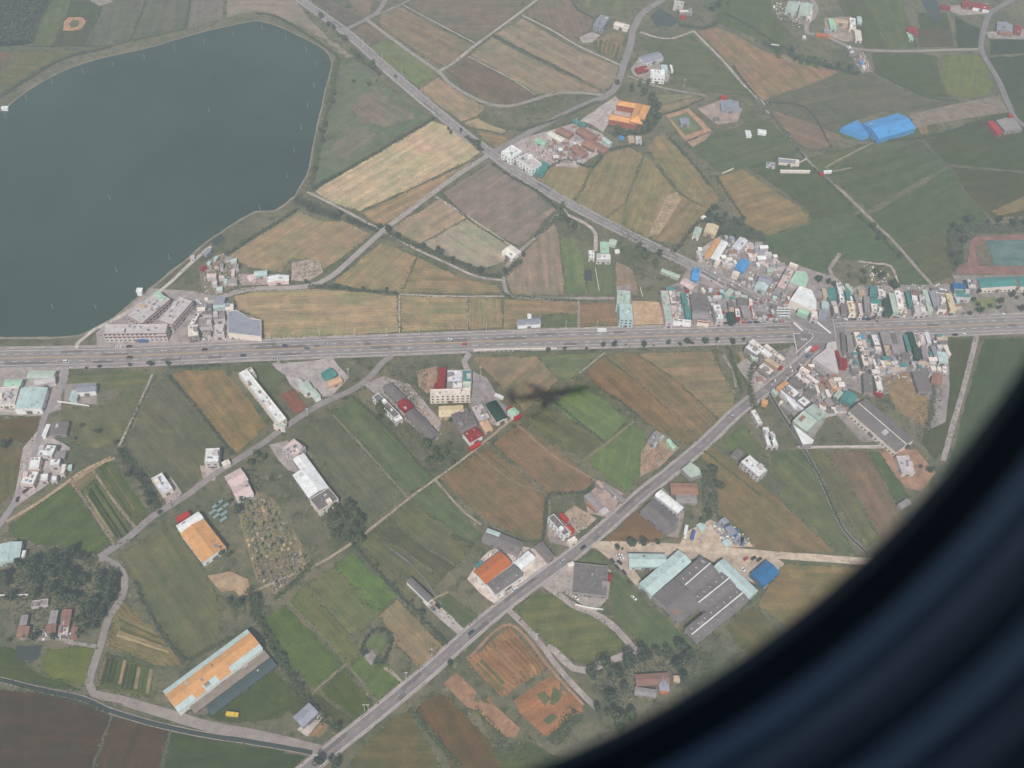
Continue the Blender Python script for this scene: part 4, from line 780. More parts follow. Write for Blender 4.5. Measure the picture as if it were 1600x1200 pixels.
# type colour height  A  B  C   (A-B along the building, C across)  flags: w windows, W many, !wallcolour, r<colour> ridge, l<n> roof lights, =own label
BLD = '''
# at the upper end of the town|@960,330,8
S green 5 1015,190 968,310 1100,218 !cream
S yellow 6 1160,145 1112,262 1300,212 !tan =pale yellow metal shed beyond the diagonal road, beside a dark thicket
S orange 6 1262,338 1122,565 1335,358 !tan =long narrow orange roof against the white roof by the diagonal road
S white 6.2 1338,360 1198,590 1432,388 !grey =long white roof beside the narrow orange one by the diagonal road
S cream 5 1290,585 1240,655 1345,605
S blue 6 1075,718 990,700 1040,868 !blue =bright sky-blue boxy shed at the bend of the diagonal road
S pink 5 885,832 1038,918 835,912 !lightgrey
S green 4 600,712 828,800 578,752 !green =long pale green shed among shrubs below the diagonal road
F white 4 1120,45 1178,88 1098,80
F dark 3 1100,735 1400,905 1075,770 =long dark roof below the diagonal road, beside the sky-blue shed
# beyond the junction|@1060,330,8
S lightblue 6 770,318 665,440 875,368 =clean pale blue-white metal shed standing alone among the yards
S blue 4 780,590 700,722 890,645 =deep blue tarpaulin roof over a yard beyond the junction
S cream 5 690,738 662,795 760,790
S slate 7 1032,790 985,870 1185,862
S aqua 6.5 985,872 947,950 1125,940
S green 5 1100,700 1170,702 1098,760
F pink 7 1362,692 1228,940 1458,742 =long pale pinkish slab block beside the mint green hall
F cream 5 1402,632 1502,672 1392,664
S grey 5 1215,952 1172,1020 1290,1000
# around the junction|@1140,400,8
P mint 7 830,188 950,196 990,280 950,395 745,325 =mint green hall beyond the big white building at the junction
P white 11 875,375 1030,432 1085,560 1085,665 1012,665 755,552 w =big white many-cornered building at the corner of the junction
S mint 8 870,645 1005,700 860,690 =small mint roof wedged against the big white corner building
F cream 9 1012,680 1100,690 990,755 w
S aqua 6 1150,562 1150,650 1240,565
S slate 6 1118,670 1112,745 1235,672
S grey 6 1032,430 1042,515 1150,430
S tan 6 1152,405 1172,510 1208,402
S teal 6 1212,392 1232,535 1320,400
F white 9 62,645 78,760 125,645 !red w =narrow white roof over a dark red front facing the highway
S darkgreen 8 -5,702 10,820 50,702
F cream 6 240,535 248,600 282,535
S scarlet 5 255,620 262,645 320,620
S pink 5 272,642 292,750 300,640
S green 5 135,482 140,515 222,490
S aqua 4 545,490 535,515 600,500
S grey 4 360,600 365,640 470,600
S aqua 4 430,620 432,650 475,620
S dark 5 530,600 520,640 600,620
# before the junction|@1000,400,8
F green 9 258,432 322,825 350,428 w =long pale green roofed row block, nearest the orange soil lot
F cream 9 356,425 386,590 432,425 w
F pink 9 385,617 412,770 460,617 w
S teal 7 510,456 532,590 575,460
S teal 7 552,622 572,768 620,630
S dark 8 622,472 652,690 838,480 =wide dark grey roof in the row above the highway
S grey 8 645,695 655,780 860,690
F white 11 908,607 958,790 1000,600 w =tall white house with clutter on its roof above the highway
S darkgreen 6 1075,702 1112,818 1178,702
S tan 6 1112,637 1112,695 1180,640
F lightgrey 6 412,778 412,812 640,775 !white
F red 5 716,800 716,828 862,800
S green 6 1112,402 1052,478 1185,430
S green 4 650,600 655,620 750,600
S mint 4 770,610 772,630 830,612
S cream 4 760,400 790,450 800,400
S lightblue 4 855,400 860,435 905,402
S grey 6 960,560 980,640 1070,560
S dark 6 1090,560 1100,640 1170,560
S grey 6 1250,620 1290,760 1330,620
S dark 6 1210,520 1220,610 1330,520
S grey 6 1400,620 1420,700 1560,600
# under the flat fields|@800,300,4
F green 13 658,612 655,692 738,612 w !aqua =tall pale green block standing between brown field and orange lot
F aqua 13 668,700 675,790 750,700 W !aqua =pale aqua block at the kerb in front of the tall green one
S slate 6 28,798 175,788 30,835 !white w =dark roofed house with white walls alone at the highway edge
S white 3.5 95,762 98,790 120,760
F white 6 478,362 480,410 515,362
F white 7 525,386 528,420 615,388 w
S mint 7 550,310 552,380 605,312
S green 4 612,292 600,325 660,300
S cream 5 -5,330 62,375 -50,385 !white =isolated white roof at the point of the trapezoid fields
S white 2 640,360 645,378 672,362
F slate 3 958,0 962,0 958,1
# above the outer highway|@1300,400,8
F white 9 52,320 76,430 112,320
F white 9 78,432 102,565 136,430
F cream 9 10,615 30,710 72,612 w
S green 5 160,352 235,450 212,350
S teal 5 165,432 185,540 222,430
F yellow 9 182,560 222,715 262,556 w
S white 6 226,505 236,555 250,505
F pink 9 325,590 350,722 365,585
S teal 6 480,370 470,500 572,368
S teal 6 480,522 480,590 610,520
F cream 8 570,408 585,490 662,402
F cream 9 482,590 500,690 570,585 w
F lightgrey 9 572,620 560,742 635,618
S darkgreen 6 642,520 650,728 730,520
S green 9 706,458 768,705 775,455
F white 10 778,432 826,640 856,432 w
F pink 9 862,450 912,698 890,450
S teal 6 915,440 960,620 975,440
F brown 8 980,416 990,480 1110,415
F white 9 995,486 1005,550 1065,480
F lightgrey 9 1012,560 1040,700 1090,558
F lightgrey 9 1088,470 1100,620 1165,470
F cream 9 1096,626 1112,695 1170,625 w
S green 9 1126,420 1198,675 1190,420
S slate 6 1212,440 1270,620 1290,438
F grey 7 1300,450 1332,660 1400,450
S yellow 8 1415,465 1482,675 1490,460
S aqua 6 1520,470 1562,570 1562,468
S white 4 1345,405 1345,415 1435,405
S grey 6 270,480 300,560 330,480
S grey 6 395,500 410,700 470,500
S tan 6 330,420 340,480 400,420
S dark 6 100,580 120,720 175,580
S slate 5 480,690 482,700 560,700
# school by the running track|@1200,300,4
S teal 10 1300,540 1525,527 1312,600 !cream W =long teal roofed school wing beside the running track
S teal 10 1545,528 1760,522 1548,592 !cream w
S steelblue 8 1155,566 1158,600 1236,560 =blue-green roof at the town end of the school
F teal 7 1165,604 1180,655 1250,602
F lightgrey 9 1242,540 1255,600 1295,538
# below the outer highway|@1300,500,8
F cream 8 272,150 315,300 340,148
S blue 6 355,190 362,225 402,186
F pink 7 366,236 400,350 422,230
F white 9 484,178 532,310 562,174 w
F cream 7 530,330 546,380 610,330
F cream 8 328,318 396,570 400,316 w
F tan 6 415,375 425,415 460,375
F pink 6 446,466 460,525 500,465
F white 7 512,490 532,560 536,488
F white 7 530,572 540,608 590,566
F cream 8 490,615 505,665 596,612
F cream 8 522,690 568,870 600,690 w =long pale slab roof running down beside the dark red wall
S dark 7 388,660 402,900 500,640
S red 4 520,900 620,960 560,870
S grey 6 592,140 640,300 655,138
F tan 6 642,310 682,440 720,308
S grey 6 662,160 702,300 722,158
S dark 6 732,170 770,300 800,168
S grey 6 802,180 850,400 872,178
S teal 6 886,180 945,380 936,178
S darkgreen 7 936,150 1000,330 1010,150
S darkgreen 7 1010,335 1040,480 1080,335
F grey 7 1022,160 1060,290 1080,156
F pink 7 1086,150 1110,280 1150,150
S lightblue 6 1152,150 1195,290 1206,150
F cream 4 1260,250 1270,285 1310,248
F cream 5 1145,346 1155,372 1190,345
F cream 5 1025,372 1035,392 1060,370
S slate 6 1232,320 1285,470 1290,316
S aqua 7 1312,395 1340,520 1425,392 =pale aqua roof at the outer edge of the lower town
F cream 4 1310,576 1320,630 1366,575
F cream 4 1376,570 1385,620 1440,566
F white 4 1370,612 1395,660 1425,606
S rust 5 1262,652 1235,780 1400,660 =rusty red-brown farm roof where the lower town ends
S dark 6 1002,646 1080,900 1180,640 =broad dark grey roof among gardens below the town
S yellow 4 650,515 655,550 735,510
S red 7 32,382 72,470 72,376
S red 7 85,470 100,578 180,468 !red =dark red roof beside the pale triangular roof
S grey 5 740,300 760,420 850,300
S dark 6 860,400 880,500 960,400
S grey 6 1110,330 1140,470 1200,400
S grey 5 180,180 200,400 250,180
S dark 5 110,150 130,380 160,150
S grey 5 230,560 240,600 320,560
S pink 4 330,640 335,665 400,635
S grey 4 820,450 830,490 900,445
# on the road below the junction|@1140,500,8
F white 9 292,235 540,430 248,278 !cream w
F white 9 245,290 400,392 212,355
F cream 8 466,292 703,482 428,325 w
S green 5 250,420 290,500 320,395
F cream 7 425,527 565,628 385,605
S tan 6 472,456 640,560 440,500
S dark 6 330,400 380,490 430,420
S red 5 600,572 610,600 652,545
P lightgrey 6 1040,485 1210,355 1310,395 1365,650 1320,665 !lightgrey =large pale grey triangular roof beside the junction
P lightgrey 5 1205,350 1220,290 1330,268 1345,370 1300,392 !lightgrey
F cream 8 905,575 1010,640 865,603
F cream 8 985,665 1125,770 960,700
F cream 8 862,650 1022,768 825,686 w
S orange 6 692,752 580,842 742,794 =orange roof on the town side of the road
S green 5 556,856 520,880 620,908
F white 8 746,797 885,905 668,862 =stained white flat roof behind the small orange one
S lightblue 6 656,872 935,1110 637,896 =very long narrow white strip roof reaching the ribbed green hall
F white 7 925,945 1020,1022 838,1000
S dark 6 792,700 970,815 745,768
S dark 5 990,842 1085,905 932,918
S orange 5 402,988 400,1045 480,968
S cream 4 640,1000 615,1030 680,1020
S grey 5 640,1060 760,1160 700,1030
S green 4 1150,945 1160,975 1190,930
F tan 5 1235,750 1300,840 1280,730
S orange 4 1310,830 1300,870 1370,850
S grey 5 1050,600 1180,700 1090,560
S rust 4 1100,720 1180,780 1140,700
S grey 5 1180,1000 1240,1080 1260,980
S dark 5 780,960 880,1060 830,920
# below the town near the canal|@1200,600,4
S green 9 285,122 372,188 160,235 l4 rteal =pale green hall with dark ribs at the head of the canal
P white 7 150,247 240,312 290,352 278,376 216,382 =white wedge roof below the ribbed green hall
S teal 7 488,38 450,92 560,80 =teal square roof among low sheds
S green 5 440,36 408,72 486,42
S dark 9 615,92 915,348 525,185 rcream !cream w =great dark barrel factory roof with a cream ridge
S white 5 100,70 160,150 130,50
F white 6 -35,268 -5,385 0,252
F white 6 -10,300 25,390 30,290
F white 6 -108,165 -60,250 -82,155 w
S lightgrey 2 200,180 220,210 235,170
F lightgrey 6 800,448 840,555 878,440 =unfinished pale concrete slab on orange earth
S grey 4 810,750 840,780 880,725
# by the brown diagonal field|@800,600,4
F white 9 1485,442 1598,538 1440,492 w =white three-storey house with rows of windows beside the diagonal field
S dark 3 1405,400 1370,440 1450,430
P green 5 1115,487 1170,525 1190,567 1115,590 1058,532 =pale green crooked roof at the roadside
S white 8 930,658 1075,772 890,693 !lightblue w =long white hall end-on to the road
S white 9.5 945,672 1060,765 925,690
S dark 5 892,716 1045,845 825,818
S dark 5 1000,850 1040,890 950,920
S rust 4 985,617 1155,620 985,690
S grey 4 1020,690 1150,690 1030,745
F grey 6 890,292 848,350 950,316
S green 6.4 942,317 885,378 955,322
S mint 5 960,350 1005,405 985,340
F dark 9 262,810 362,925 238,848 !white W =house with a white wall full of openings, red awnings on its far side
S scarlet 6 312,802 358,850 298,818
S scarlet 6 355,875 395,915 340,890
S peach 5 318,900 350,940 360,880
F cream 5 345,975 365,1000 400,960
F tan 4 520,610 560,655 560,615
S grey 5 492,675 570,770 458,712
S rust 5 462,740 520,790 480,725
S lightgrey 4 540,790 565,820 600,785
S lightgrey 3 640,680 635,710 660,680
S grey 4 575,640 690,740 600,625
S slate 4 1300,850 1330,880 1340,840
S aqua 3 1310,985 1340,1020 1370,990
S slate 4 1330,900 1370,950 1380,890
S aqua 3 1150,880 1180,920 1200,870
# of the large works by the sandy lane|@800,600,4
S aqua 7 725,1058 960,1062 722,1140 !aqua =long aqua roof alongside the sandy lane
S aqua 8 1040,1036 792,1248 1125,1108 l7 !aqua =long aqua roof strip forming the road side of the works
S dark 9 1180,1075 1020,1212 1305,1170 rwhite l4
S dark 9 1308,1172 1115,1325 1400,1268 rwhite l5
S dark 9 1400,1268 1080,1528 1468,1362 rwhite l8 =lowest dark gable of the works, lit by small square panes
S dark 8.6 1015,1215 880,1322 1160,1400 =plain dark roof inside the works with two blue sheets
S dark 8.4 1115,1328 1080,1360 1165,1400
S aqua 8.3 1322,1090 1540,1292 1252,1152 !aqua =aqua roof along the rear of the works
S steelblue 6 1592,1100 1488,1188 1684,1170 !steelblue =deep blue shed behind the large works
F dark 6 390,1115 378,1300 600,1160 =dark flat roof strewn with white lumber by the parking yard
S red 5 580,1175 570,1210 635,1180
S cream 4 345,1120 380,1105 370,1140
# around the terracotta warehouse|@700,800,4
S terracotta 9 156,372 324,244 238,450 !white =terracotta orange roofed warehouse at the roadside
S dark 9 240,450 415,330 300,515 !white l3
S white 7 410,315 500,240 450,368
S dark 6 248,98 476,190 215,175
S aqua 7 248,100 330,130 232,140
S dark 5 540,215 620,310 625,225
S teal 4 165,330 185,355 210,310
# among the central farm lanes|@400,600,4
F pink 9 235,340 162,402 298,404 w =pinkish end block of the long white factory
S white 8 352,503 455,645 222,562 !slate =broad white ridged roof of the long white factory
S white 8.2 300,432 352,503 228,470 !slate =narrower upper bay of the long white factory
F dark 9 455,645 335,718 512,720 =dark bare slab ending the long white factory
F white 9 -58,-95 190,215 -105,-62 w =long white cluttered row block lying down from the highway
F green 7 120,230 190,250 135,262
S green 6 262,5 300,62 335,-8 !white
S green 6 330,42 370,95 362,18 !white
S dark 6 790,20 885,115 845,-10
S red 6.5 936,85 990,138 884,122 =red roof in the middle of the long grey shed row
S dark 6 988,150 1140,305 932,185 =long grey shed below the red roof, pocked with white patches
F dark 8 765,55 900,188 732,82 !white w =dark roofed slab with white rim lying parallel to the sheds
F white 6 905,195 920,215 868,232
S yellow 6 1140,138 1295,132 1158,205 !tan =mustard ribbed roof below the apartment block
F dark 7 1218,190 1282,290 1322,155
F lightgrey 4 1340,142 1392,235 1410,112
S peach 5 1395,240 1430,300 1445,218
S darkgreen 7 1430,128 1505,240 1500,102 !cream =dark green roof by the aeroplane's shadow
S mint 6 1568,170 1605,205 1610,140 !white =mint roof edged with red by the aeroplane's shadow
S scarlet 6 1562,150 1602,138 1570,165
S scarlet 5 1608,208 1650,185 1612,222
S red 7 1370,265 1288,310 1410,328 !white l2 =red roof with pale strips at the corner of the lane
S scarlet 4 1395,355 1330,395 1410,370
S dark 6 970,1206 1108,1338 942,1238 !white =narrow grey roofed house alone among green strips
S slate 6 330,1990 230,2082 395,2050 =bluish grey shed near the bottom bend of the river lane
S lightgrey 5 240,-25 280,-5 262,-42
# beside the long barn|@0,900,4
S netgrey 3 1650,462 1180,812 1690,505 =low net-covered pale strip roof against the long orange barn
S netteal 3.2 1690,508 1280,816 1735,560 =low dark teal net roof below the pale strip by the barn
# around the gravel yard|@400,300,4
S teal 6 465,1096 402,1132 508,1142 =teal gabled roof on the gravel yard under the highway
S peach 5 438,1182 525,1150 455,1215 =peach flat shed against the teal gabled roof
F cream 6 -62,1105 -30,1160 -30,1090
# of the apartment complex|@660,560,8
F cream 12 95,385 595,372 95,465 !cream W =cream apartment block with three rows of windows
S red 9 200,112 178,360 300,108
F lightblue 12 310,140 308,290 500,138
F teal 12 502,142 505,290 610,140
F white 12 310,292 310,370 500,290
F green 12 502,292 510,370 600,290
S red 6 160,300 120,420 200,310
# by the pond road|@0,300,4
S green 7 185,1112 165,1162 348,1122 l3
S lightgrey 6 215,1165 215,1210 345,1168
S mint 6 35,1172 20,1215 142,1175
F lightgrey 12 655,828 1048,824 652,885 !lightgrey W b =row block with red-banded front facing the highway by the pond
F lightgrey 11 1120,652 990,800 1195,690 !lightgrey W b =diagonal block with red-banded front behind the pond-side row
F lightgrey 10 970,618 790,770 1062,670 !lightgrey W b =terrace nearest the pond with a striped front
S mint 12 955,635 990,615 1000,682
S peach 11 870,700 925,700 850,725
S slate 7 1348,652 1332,702 1412,652
S aqua 6 1330,705 1332,728 1408,705
P slate 8 1424,745 1480,738 1555,788 1632,800 1632,905 1424,882 =large slate blue roof at the mouth of the pond road
F white 8 1222,755 1180,830 1246,762 w
F cream 9 1168,832 1170,905 1238,830 w
F grey 7 1245,785 1245,850 1325,785 !lightgrey w
S steelblue 3 1245,850 1245,862 1320,850
F grey 6 1330,745 1335,800 1400,742
S lightblue 5 1362,765 1362,790 1388,764
F lightgrey 6 1335,830 1335,900 1400,830
S aqua 4 1345,400 1330,420 1362,408
S aqua 4 1300,430 1290,448 1318,440
S red 4 1270,455 1245,475 1290,470
S slate 4 1300,350 1265,385 1330,355
F lightgrey 4 1190,395 1185,410 1218,398
S aqua 5 1588,495 1588,525 1670,490
S white 5 1672,530 1672,568 1806,530 !pink =low white roof with pink front on the pond road
S pink 4 1540,530 1560,560 1598,530
# among the left fields|@0,600,4
S aqua 8 132,24 88,160 292,46 !white =big pale aqua roof by the crossing lane
F lightgrey 6 0,20 -30,130 118,22
F lightgrey 3 50,70 40,130 95,80
S slate 7 482,5 475,55 600,12 !white
S aqua 5 448,40 430,100 492,50
S white 5 290,250 258,325 315,256
S dark 5 322,240 302,320 430,248
F white 8 258,376 228,442 350,390
S grey 5 345,422 335,468 410,430
F white 7 188,460 175,528 252,464
F white 7 308,470 300,508 374,480
F white 7 158,540 122,622 240,550 !pink w
F white 5 252,562 245,605 300,570
F cream 6 385,500 368,560 414,506
F white 5 320,575 315,605 355,580
S aqua 3 425,505 420,535 450,512
F white 10 1285,402 1275,490 1372,404 w =square white house with a black patch on its roof
F lightblue 6 1012,553 1078,650 945,592 =weathered white and blue slab alone by the lane
S cream 4 1382,490 1398,518 1428,468
S pink 6 1502,524 1400,578 1545,602 !white
S pink 6 1546,606 1442,650 1584,688 !white
S scarlet 6 1172,790 1092,836 1196,814 =small red roof on the end of the tan warehouse
S white 8 1240,796 1098,886 1274,838 !white =white bay between the red roof and the tan warehouse
S orange 8 1274,842 1415,1022 1134,945 !white =tan-orange ridged warehouse roof in the left fields
S aqua 7 0,1000 -20,1120 135,1006 =aqua roofed barn at the picture's left edge beside the dark wood
S white 5 142,1040 126,1100 162,1042
# of the farmstead in the dark wood|@0,900,4
S brown 4 392,210 372,318 450,214
S grey 4 318,215 300,300 366,212
S brown 4 292,302 285,360 352,310
S rust 4 112,318 100,380 186,320
S grey 4 132,245 120,310 176,250
S brown 4 448,320 440,388 486,326
F grey 3 200,155 196,195 300,156
F lightgrey 3 370,310 360,370 430,320
S tan 2 415,112 418,130 448,114
# on the far side of the meadow|@800,900,4
S brown 4 765,615 975,602 765,690
S grey 4 768,690 765,740 905,690
S slate 4 912,628 922,720 975,625
S tan 3 1010,620 1010,660 1050,620
S terracotta 3 925,722 930,735 980,722
# at the road fork near the top|@800,0,4
F slate 10 552,90 510,150 612,106 !slate w =blue-grey tiled house beside the top fork lane
S cream 6 650,132 740,156 648,160
S slate 6 790,355 910,322 812,400 !white w
S red 5 765,425 835,408 776,452
F white 11 866,432 866,470 955,434 !white w =tall white house with square windows near the temple
S aqua 8 930,405 935,440 970,402
F green 8 1015,0 1010,30 1078,-5
F cream 6 1042,60 1050,78 1112,36
S scarlet 3 1050,95 1060,112 1080,92
S white 3 985,405 995,445 1000,405
# of the hamlet below the temple|@800,0,4
S teal 5 395,740 470,776 388,758
S cream 5 242,818 335,866 230,848
S mint 5 158,858 222,888 150,884
S rust 4 300,790 390,830 290,830
S rust 4 440,790 540,850 410,830
S red 4 430,820 470,860 450,815
S rust 4 480,860 560,900 450,910
S aqua 5 582,856 628,890 575,882
F white 4 515,905 520,930 580,905
S rust 4 560,900 610,930 540,940
F white 5 282,920 290,945 318,925
F cream 4 250,965 258,990 290,962
F lightgrey 4 358,880 362,915 400,885
S rust 4 410,900 480,960 400,960
S blue 3 668,845 670,862 700,842
S tan 4 720,850 730,880 760,850
F lightgrey 4 770,850 775,890 808,852
S aqua 4 360,905 365,920 400,895
F white 10 0,905 62,945 -40,965 !white w
F lightgrey 10 92,955 185,1020 45,1000 !white w
S teal 5 180,1010 140,1085 225,1042
# of the park beyond the temple|@1000,0,4
S slate 4 500,630 510,690 620,660
S slate 5 245,740 255,775 300,730 =blue-grey pavilion roof in the square orange garden
S scarlet 4 500,595 505,608 540,595
S dark 3 455,735 465,755 495,738
S white 3 655,815 665,850 690,815
S white 3 735,805 735,830 790,805
# in the hamlet in the upper corner|@1200,0,4
S green 7 128,5 105,65 190,22
S aqua 7 190,8 162,70 205,12
S green 7 205,15 190,85 280,40
F cream 6 255,55 245,105 282,60
S grey 5 210,10 200,60 240,20
S mint 5 375,115 392,180 412,112
S tan 5 415,112 415,138 502,106
F white 6 510,110 512,170 548,108
S aqua 5 555,102 560,140 584,100
S cream 5 540,186 548,248 580,188
S terracotta 4 300,202 300,218 380,198
S slate 4 345,180 350,195 385,175
F white 6 486,286 512,330 515,280 w =lone white house above a row of parked things by the upper lane
S blue 3 570,380 575,395 590,378
F white 3 590,405 592,420 606,404
F white 3 30,30 32,50 45,30
F white 3 215,220 218,236 235,220
S red 5 868,165 880,210 928,168
S mint 4 865,200 885,245 890,195
S red 5 1212,5 1215,35 1275,0
S red 5 1282,12 1385,30 1285,45 !white
S red 4 1075,30 1078,45 1138,32
S slate 5 1432,135 1430,185 1530,140
S rust 4 1440,185 1445,205 1520,180
S red 4 1540,155 1530,200 1590,165
S scarlet 6 1410,755 1475,830 1378,768 =long red roof strip against the grey shed in the far corner
S grey 6 1425,752 1482,820 1520,722
S scarlet 4 1500,712 1510,730 1530,715
F slate 3 65,985 68,1015 188,958
F slate 3 -10,1010 -10,1035 45,1005
S cream 3 75,1060 78,1070 240,995
S blue 9 590,770 820,705 655,880 !blue =great sky-blue factory roof in the upper fields
P blue 7 455,800 560,752 635,845 600,852 !blue =small pointed sky-blue annex on the great blue roof
S scarlet 3 320,1075 325,1090 345,1070
S white 3 345,1065 350,1075 390,1048
'''
ADJ = dict(white='white', cream='cream', yellow='pale yellow', green='pale green', mint='mint green', teal='teal', aqua='pale aqua', grey='grey', dark='dark grey',
  lightgrey='light grey', pink='pinkish', red='dark red', scarlet='bright red', blue='sky-blue', slate='slate blue', orange='orange', tan='tan', brown='brown',
  darkgreen='dark green', lightblue='blue-white', rust='rusty', steelblue='strong blue', peach='peach', terracotta='terracotta', netgrey='net grey', netteal='dark teal')
ORD = 'first second third fourth fifth sixth seventh eighth ninth tenth eleventh twelfth thirteenth fourteenth fifteenth'.split()
ents = []; place = None
for ln in BLD.strip().split('\n'):
    if ln[0] == '#':
        place, tr = ln[2:].split('|'); x0, y0, s = map(float, tr[1:].split(',')); continue
    own = None
    if ' =' in ln: ln, own = ln.split(' =')
    tk = ln.split(); ty, col, h = tk[0], tk[1], float(tk[2]); pts, fl = [], []
    for t in tk[3:]:
        if t[0].isdigit() or (t[0] == '-' and ',' in t): a, b = t.split(','); pts.append((x0 + float(a) / s, y0 + float(b) / s))
        else: fl.append(t)
    h = 2.2 + (h - 2.2) * (.62 if ty != 'F' else .8) if h > 2.2 else h
    ents.append(dict(ty=ty, col=col, h=h, pts=pts, fl=fl, own=own, place=place))
NEUT = ('white', 'cream', 'lightgrey', 'grey', 'tan')
FOOT = []
cnt = {}
for e in ents:
    if e['place'] == 'under the flat fields' and abs(e['pts'][0][0] - e['pts'][1][0]) < 1.2 and e['col'] == 'slate': e['skip'] = 1; continue
    e['key'] = (e['place'], e['col'], e['ty']); cnt.setdefault(e['key'], []).append(e)
for k, v in cnt.items():
    v = [e for e in v if not e['own']]; v.sort(key=lambda e: e['pts'][0][0])
    for i, e in enumerate(v):
        n_ = {'F': 'flat roof', 'S': 'metal roof', 'P': 'many-sided roof'}[e['ty']]
        e['lab'] = (f"{ORD[i]} {ADJ[e['col']]} {n_} from the pond, {e['place']}" if len(v) > 1 else f"{ADJ[e['col']]} {n_} {e['place']}")
for i, e in enumerate(ents):
    if e.get('skip'): continue
    rnd = random.Random(i * 7 + 3); ty, h, pts = e['ty'], e['h'], e['pts']; fl = e['fl']
    many = 2 if 'W' in fl else 1 if 'w' in fl else 0
    wc = next((f[1:] for f in fl if f[0] == '!'), None) or (rnd.choice(('lightgrey', 'cream', 'grey', 'lightgrey')) if ty != 'S' else e['col'] if e['col'] not in ('dark',) else 'grey')
    rg = next((f[1:] for f in fl if f[0] == 'r' and f[1:] in PAL), None); nl = next((int(f[1:]) for f in fl if f[0] == 'l' and f[1:].isdigit()), 0)
    jitc = rnd.uniform(.94, 1.05); rc = C(e['col']); rc = tuple(min(.84, x * jitc) for x in rc[:3]) + (1,); wcc = C(wc)
    if ty == 'P':
        o = prism('flat_roofed_building', pts, h, rc, wcc, rnd, many); cat = 'building'
        P = [G(*p, h) for p in pts]; c = sum(P, Vector()) / len(P); FOOT.append((c.x, c.y, max((p - c).length for p in P) * .8))
    else:
        c, L, wd, rz = rect(pts[0], pts[1], pts[2], h); L = max(L, 2); wd = max(wd, 2)
        if wd > L and ty == 'S' and wd > 1.25 * L and not e['own']:        # ridge along the long side
            L, wd, rz = wd, L, rz + math.pi / 2
        big = L * wd > 450
        if ty == 'F': o = flat_building('building' if big else 'house', c, L, wd, rz, h, rc, wcc, rnd, many); cat = 'building' if big else 'house'
        else: o = shed('warehouse' if big else 'shed', c, L, wd, rz, h, rc, wcc, rnd, C(rg) if rg else None, nl, many); cat = 'warehouse' if big else 'shed'
        for q in (-.33, 0, .33): FOOT.append((c.x + math.cos(rz) * L * q, c.y + math.sin(rz) * L * q, max(wd / 2, L / 6) + .5))
    if 'b' in fl:
        x, y = L / 2 + .06, wd / 2 + .06
        for zz in (h - 1.0, h - 4.6):
            mb = MB()
            for s in (-1, 1): mb.quad((-x, s * y, zz), (x, s * y, zz), (x, s * y, zz + .8), (-x, s * y, zz + .8)); mb.quad((s * x, -y, zz), (s * x, y, zz), (s * x, y, zz + .8), (s * x, -y, zz + .8))
            mb.build('facade_band', 'wall', o, col=C('red'))
    tag(o, e['own'] or e['lab'], cat, 'buildings ' + e['place'])

# the two blue sheets and other patches stay with their roofs
# long aqua and orange barn, lower left
c, L, wd, rz = rect((386, 983), (254, 1080), (411, 1013), 7)
o = shed('barn', c, L, wd, rz, 7, C('orange'), C('white'), random.Random(5))
tag(o, 'long barn roofed in orange with aqua edge strips and aqua patches', 'barn')
rise = wd * .11
def roof_patch(o, x0, x1, y0, y1, wd, h, rise, col, up=.03, name='roof_panel'):
    f = lambda y: h + rise * (1 - abs(y) / (wd / 2)) + up
    mb = MB(); mb.quad((x0, y0, f(y0)), (x1, y0, f(y0)), (x1, y1, f(y1)), (x0, y1, f(y1)), uv=[(x0, y0), (x1, y0), (x1, y1), (x0, y1)]); mb.build(name, 'metal', o, col=col)
sgn = 1 if (Matrix.Rotation(rz, 3, 'Z') @ Vector((0, 1, 0))).y > 0 else -1
aq = C('aqua'); dl = math.cos(rz) < 0
roof_patch(o, -L / 2, L / 2, *sorted((sgn * wd * .5, sgn * wd * .3)), wd, 7, rise, aq)
for a, b, k in ((-.5, -.12, .3), (-.12, .1, .0), (.02, .18, .26), (.3, .5, .3)):
    if k: 
        a, b = (-b, -a) if not dl else (a, b)
        roof_patch(o, a * L, b * L, *sorted((-sgn * wd * .5, -sgn * wd * k)), wd, 7, rise, aq)
# open-sided seedling beds beside it and by the pink house
mb_beds = []
for (x, y) in ((332, 800), (338, 806), (344, 796), (350, 802), (337, 790), (343, 785), (352, 790), (349, 811)):
    p, q = G(x - 5, y + 3.5, .5), G(x + 5, y - 3.5, .5); t = (q - p).normalized(); nn = Vector((-t.y, t.x, 0)) * 1.0
    mb = MB(); c0 = (p + q) / 2; hl = (q - p).length / 2
    mb.box(-hl, hl, -1, 1, .1, .9); o = mb.build('greenhouse_tunnel', 'metal', col=C((120, 160, 160)), loc=(c0.x, c0.y, 0), rz=math.atan2(t.y, t.x))
    tag(o, 'low blue-green covered seedling bed near the pink roofed house', 'seedling bed', 'covered seedling beds')

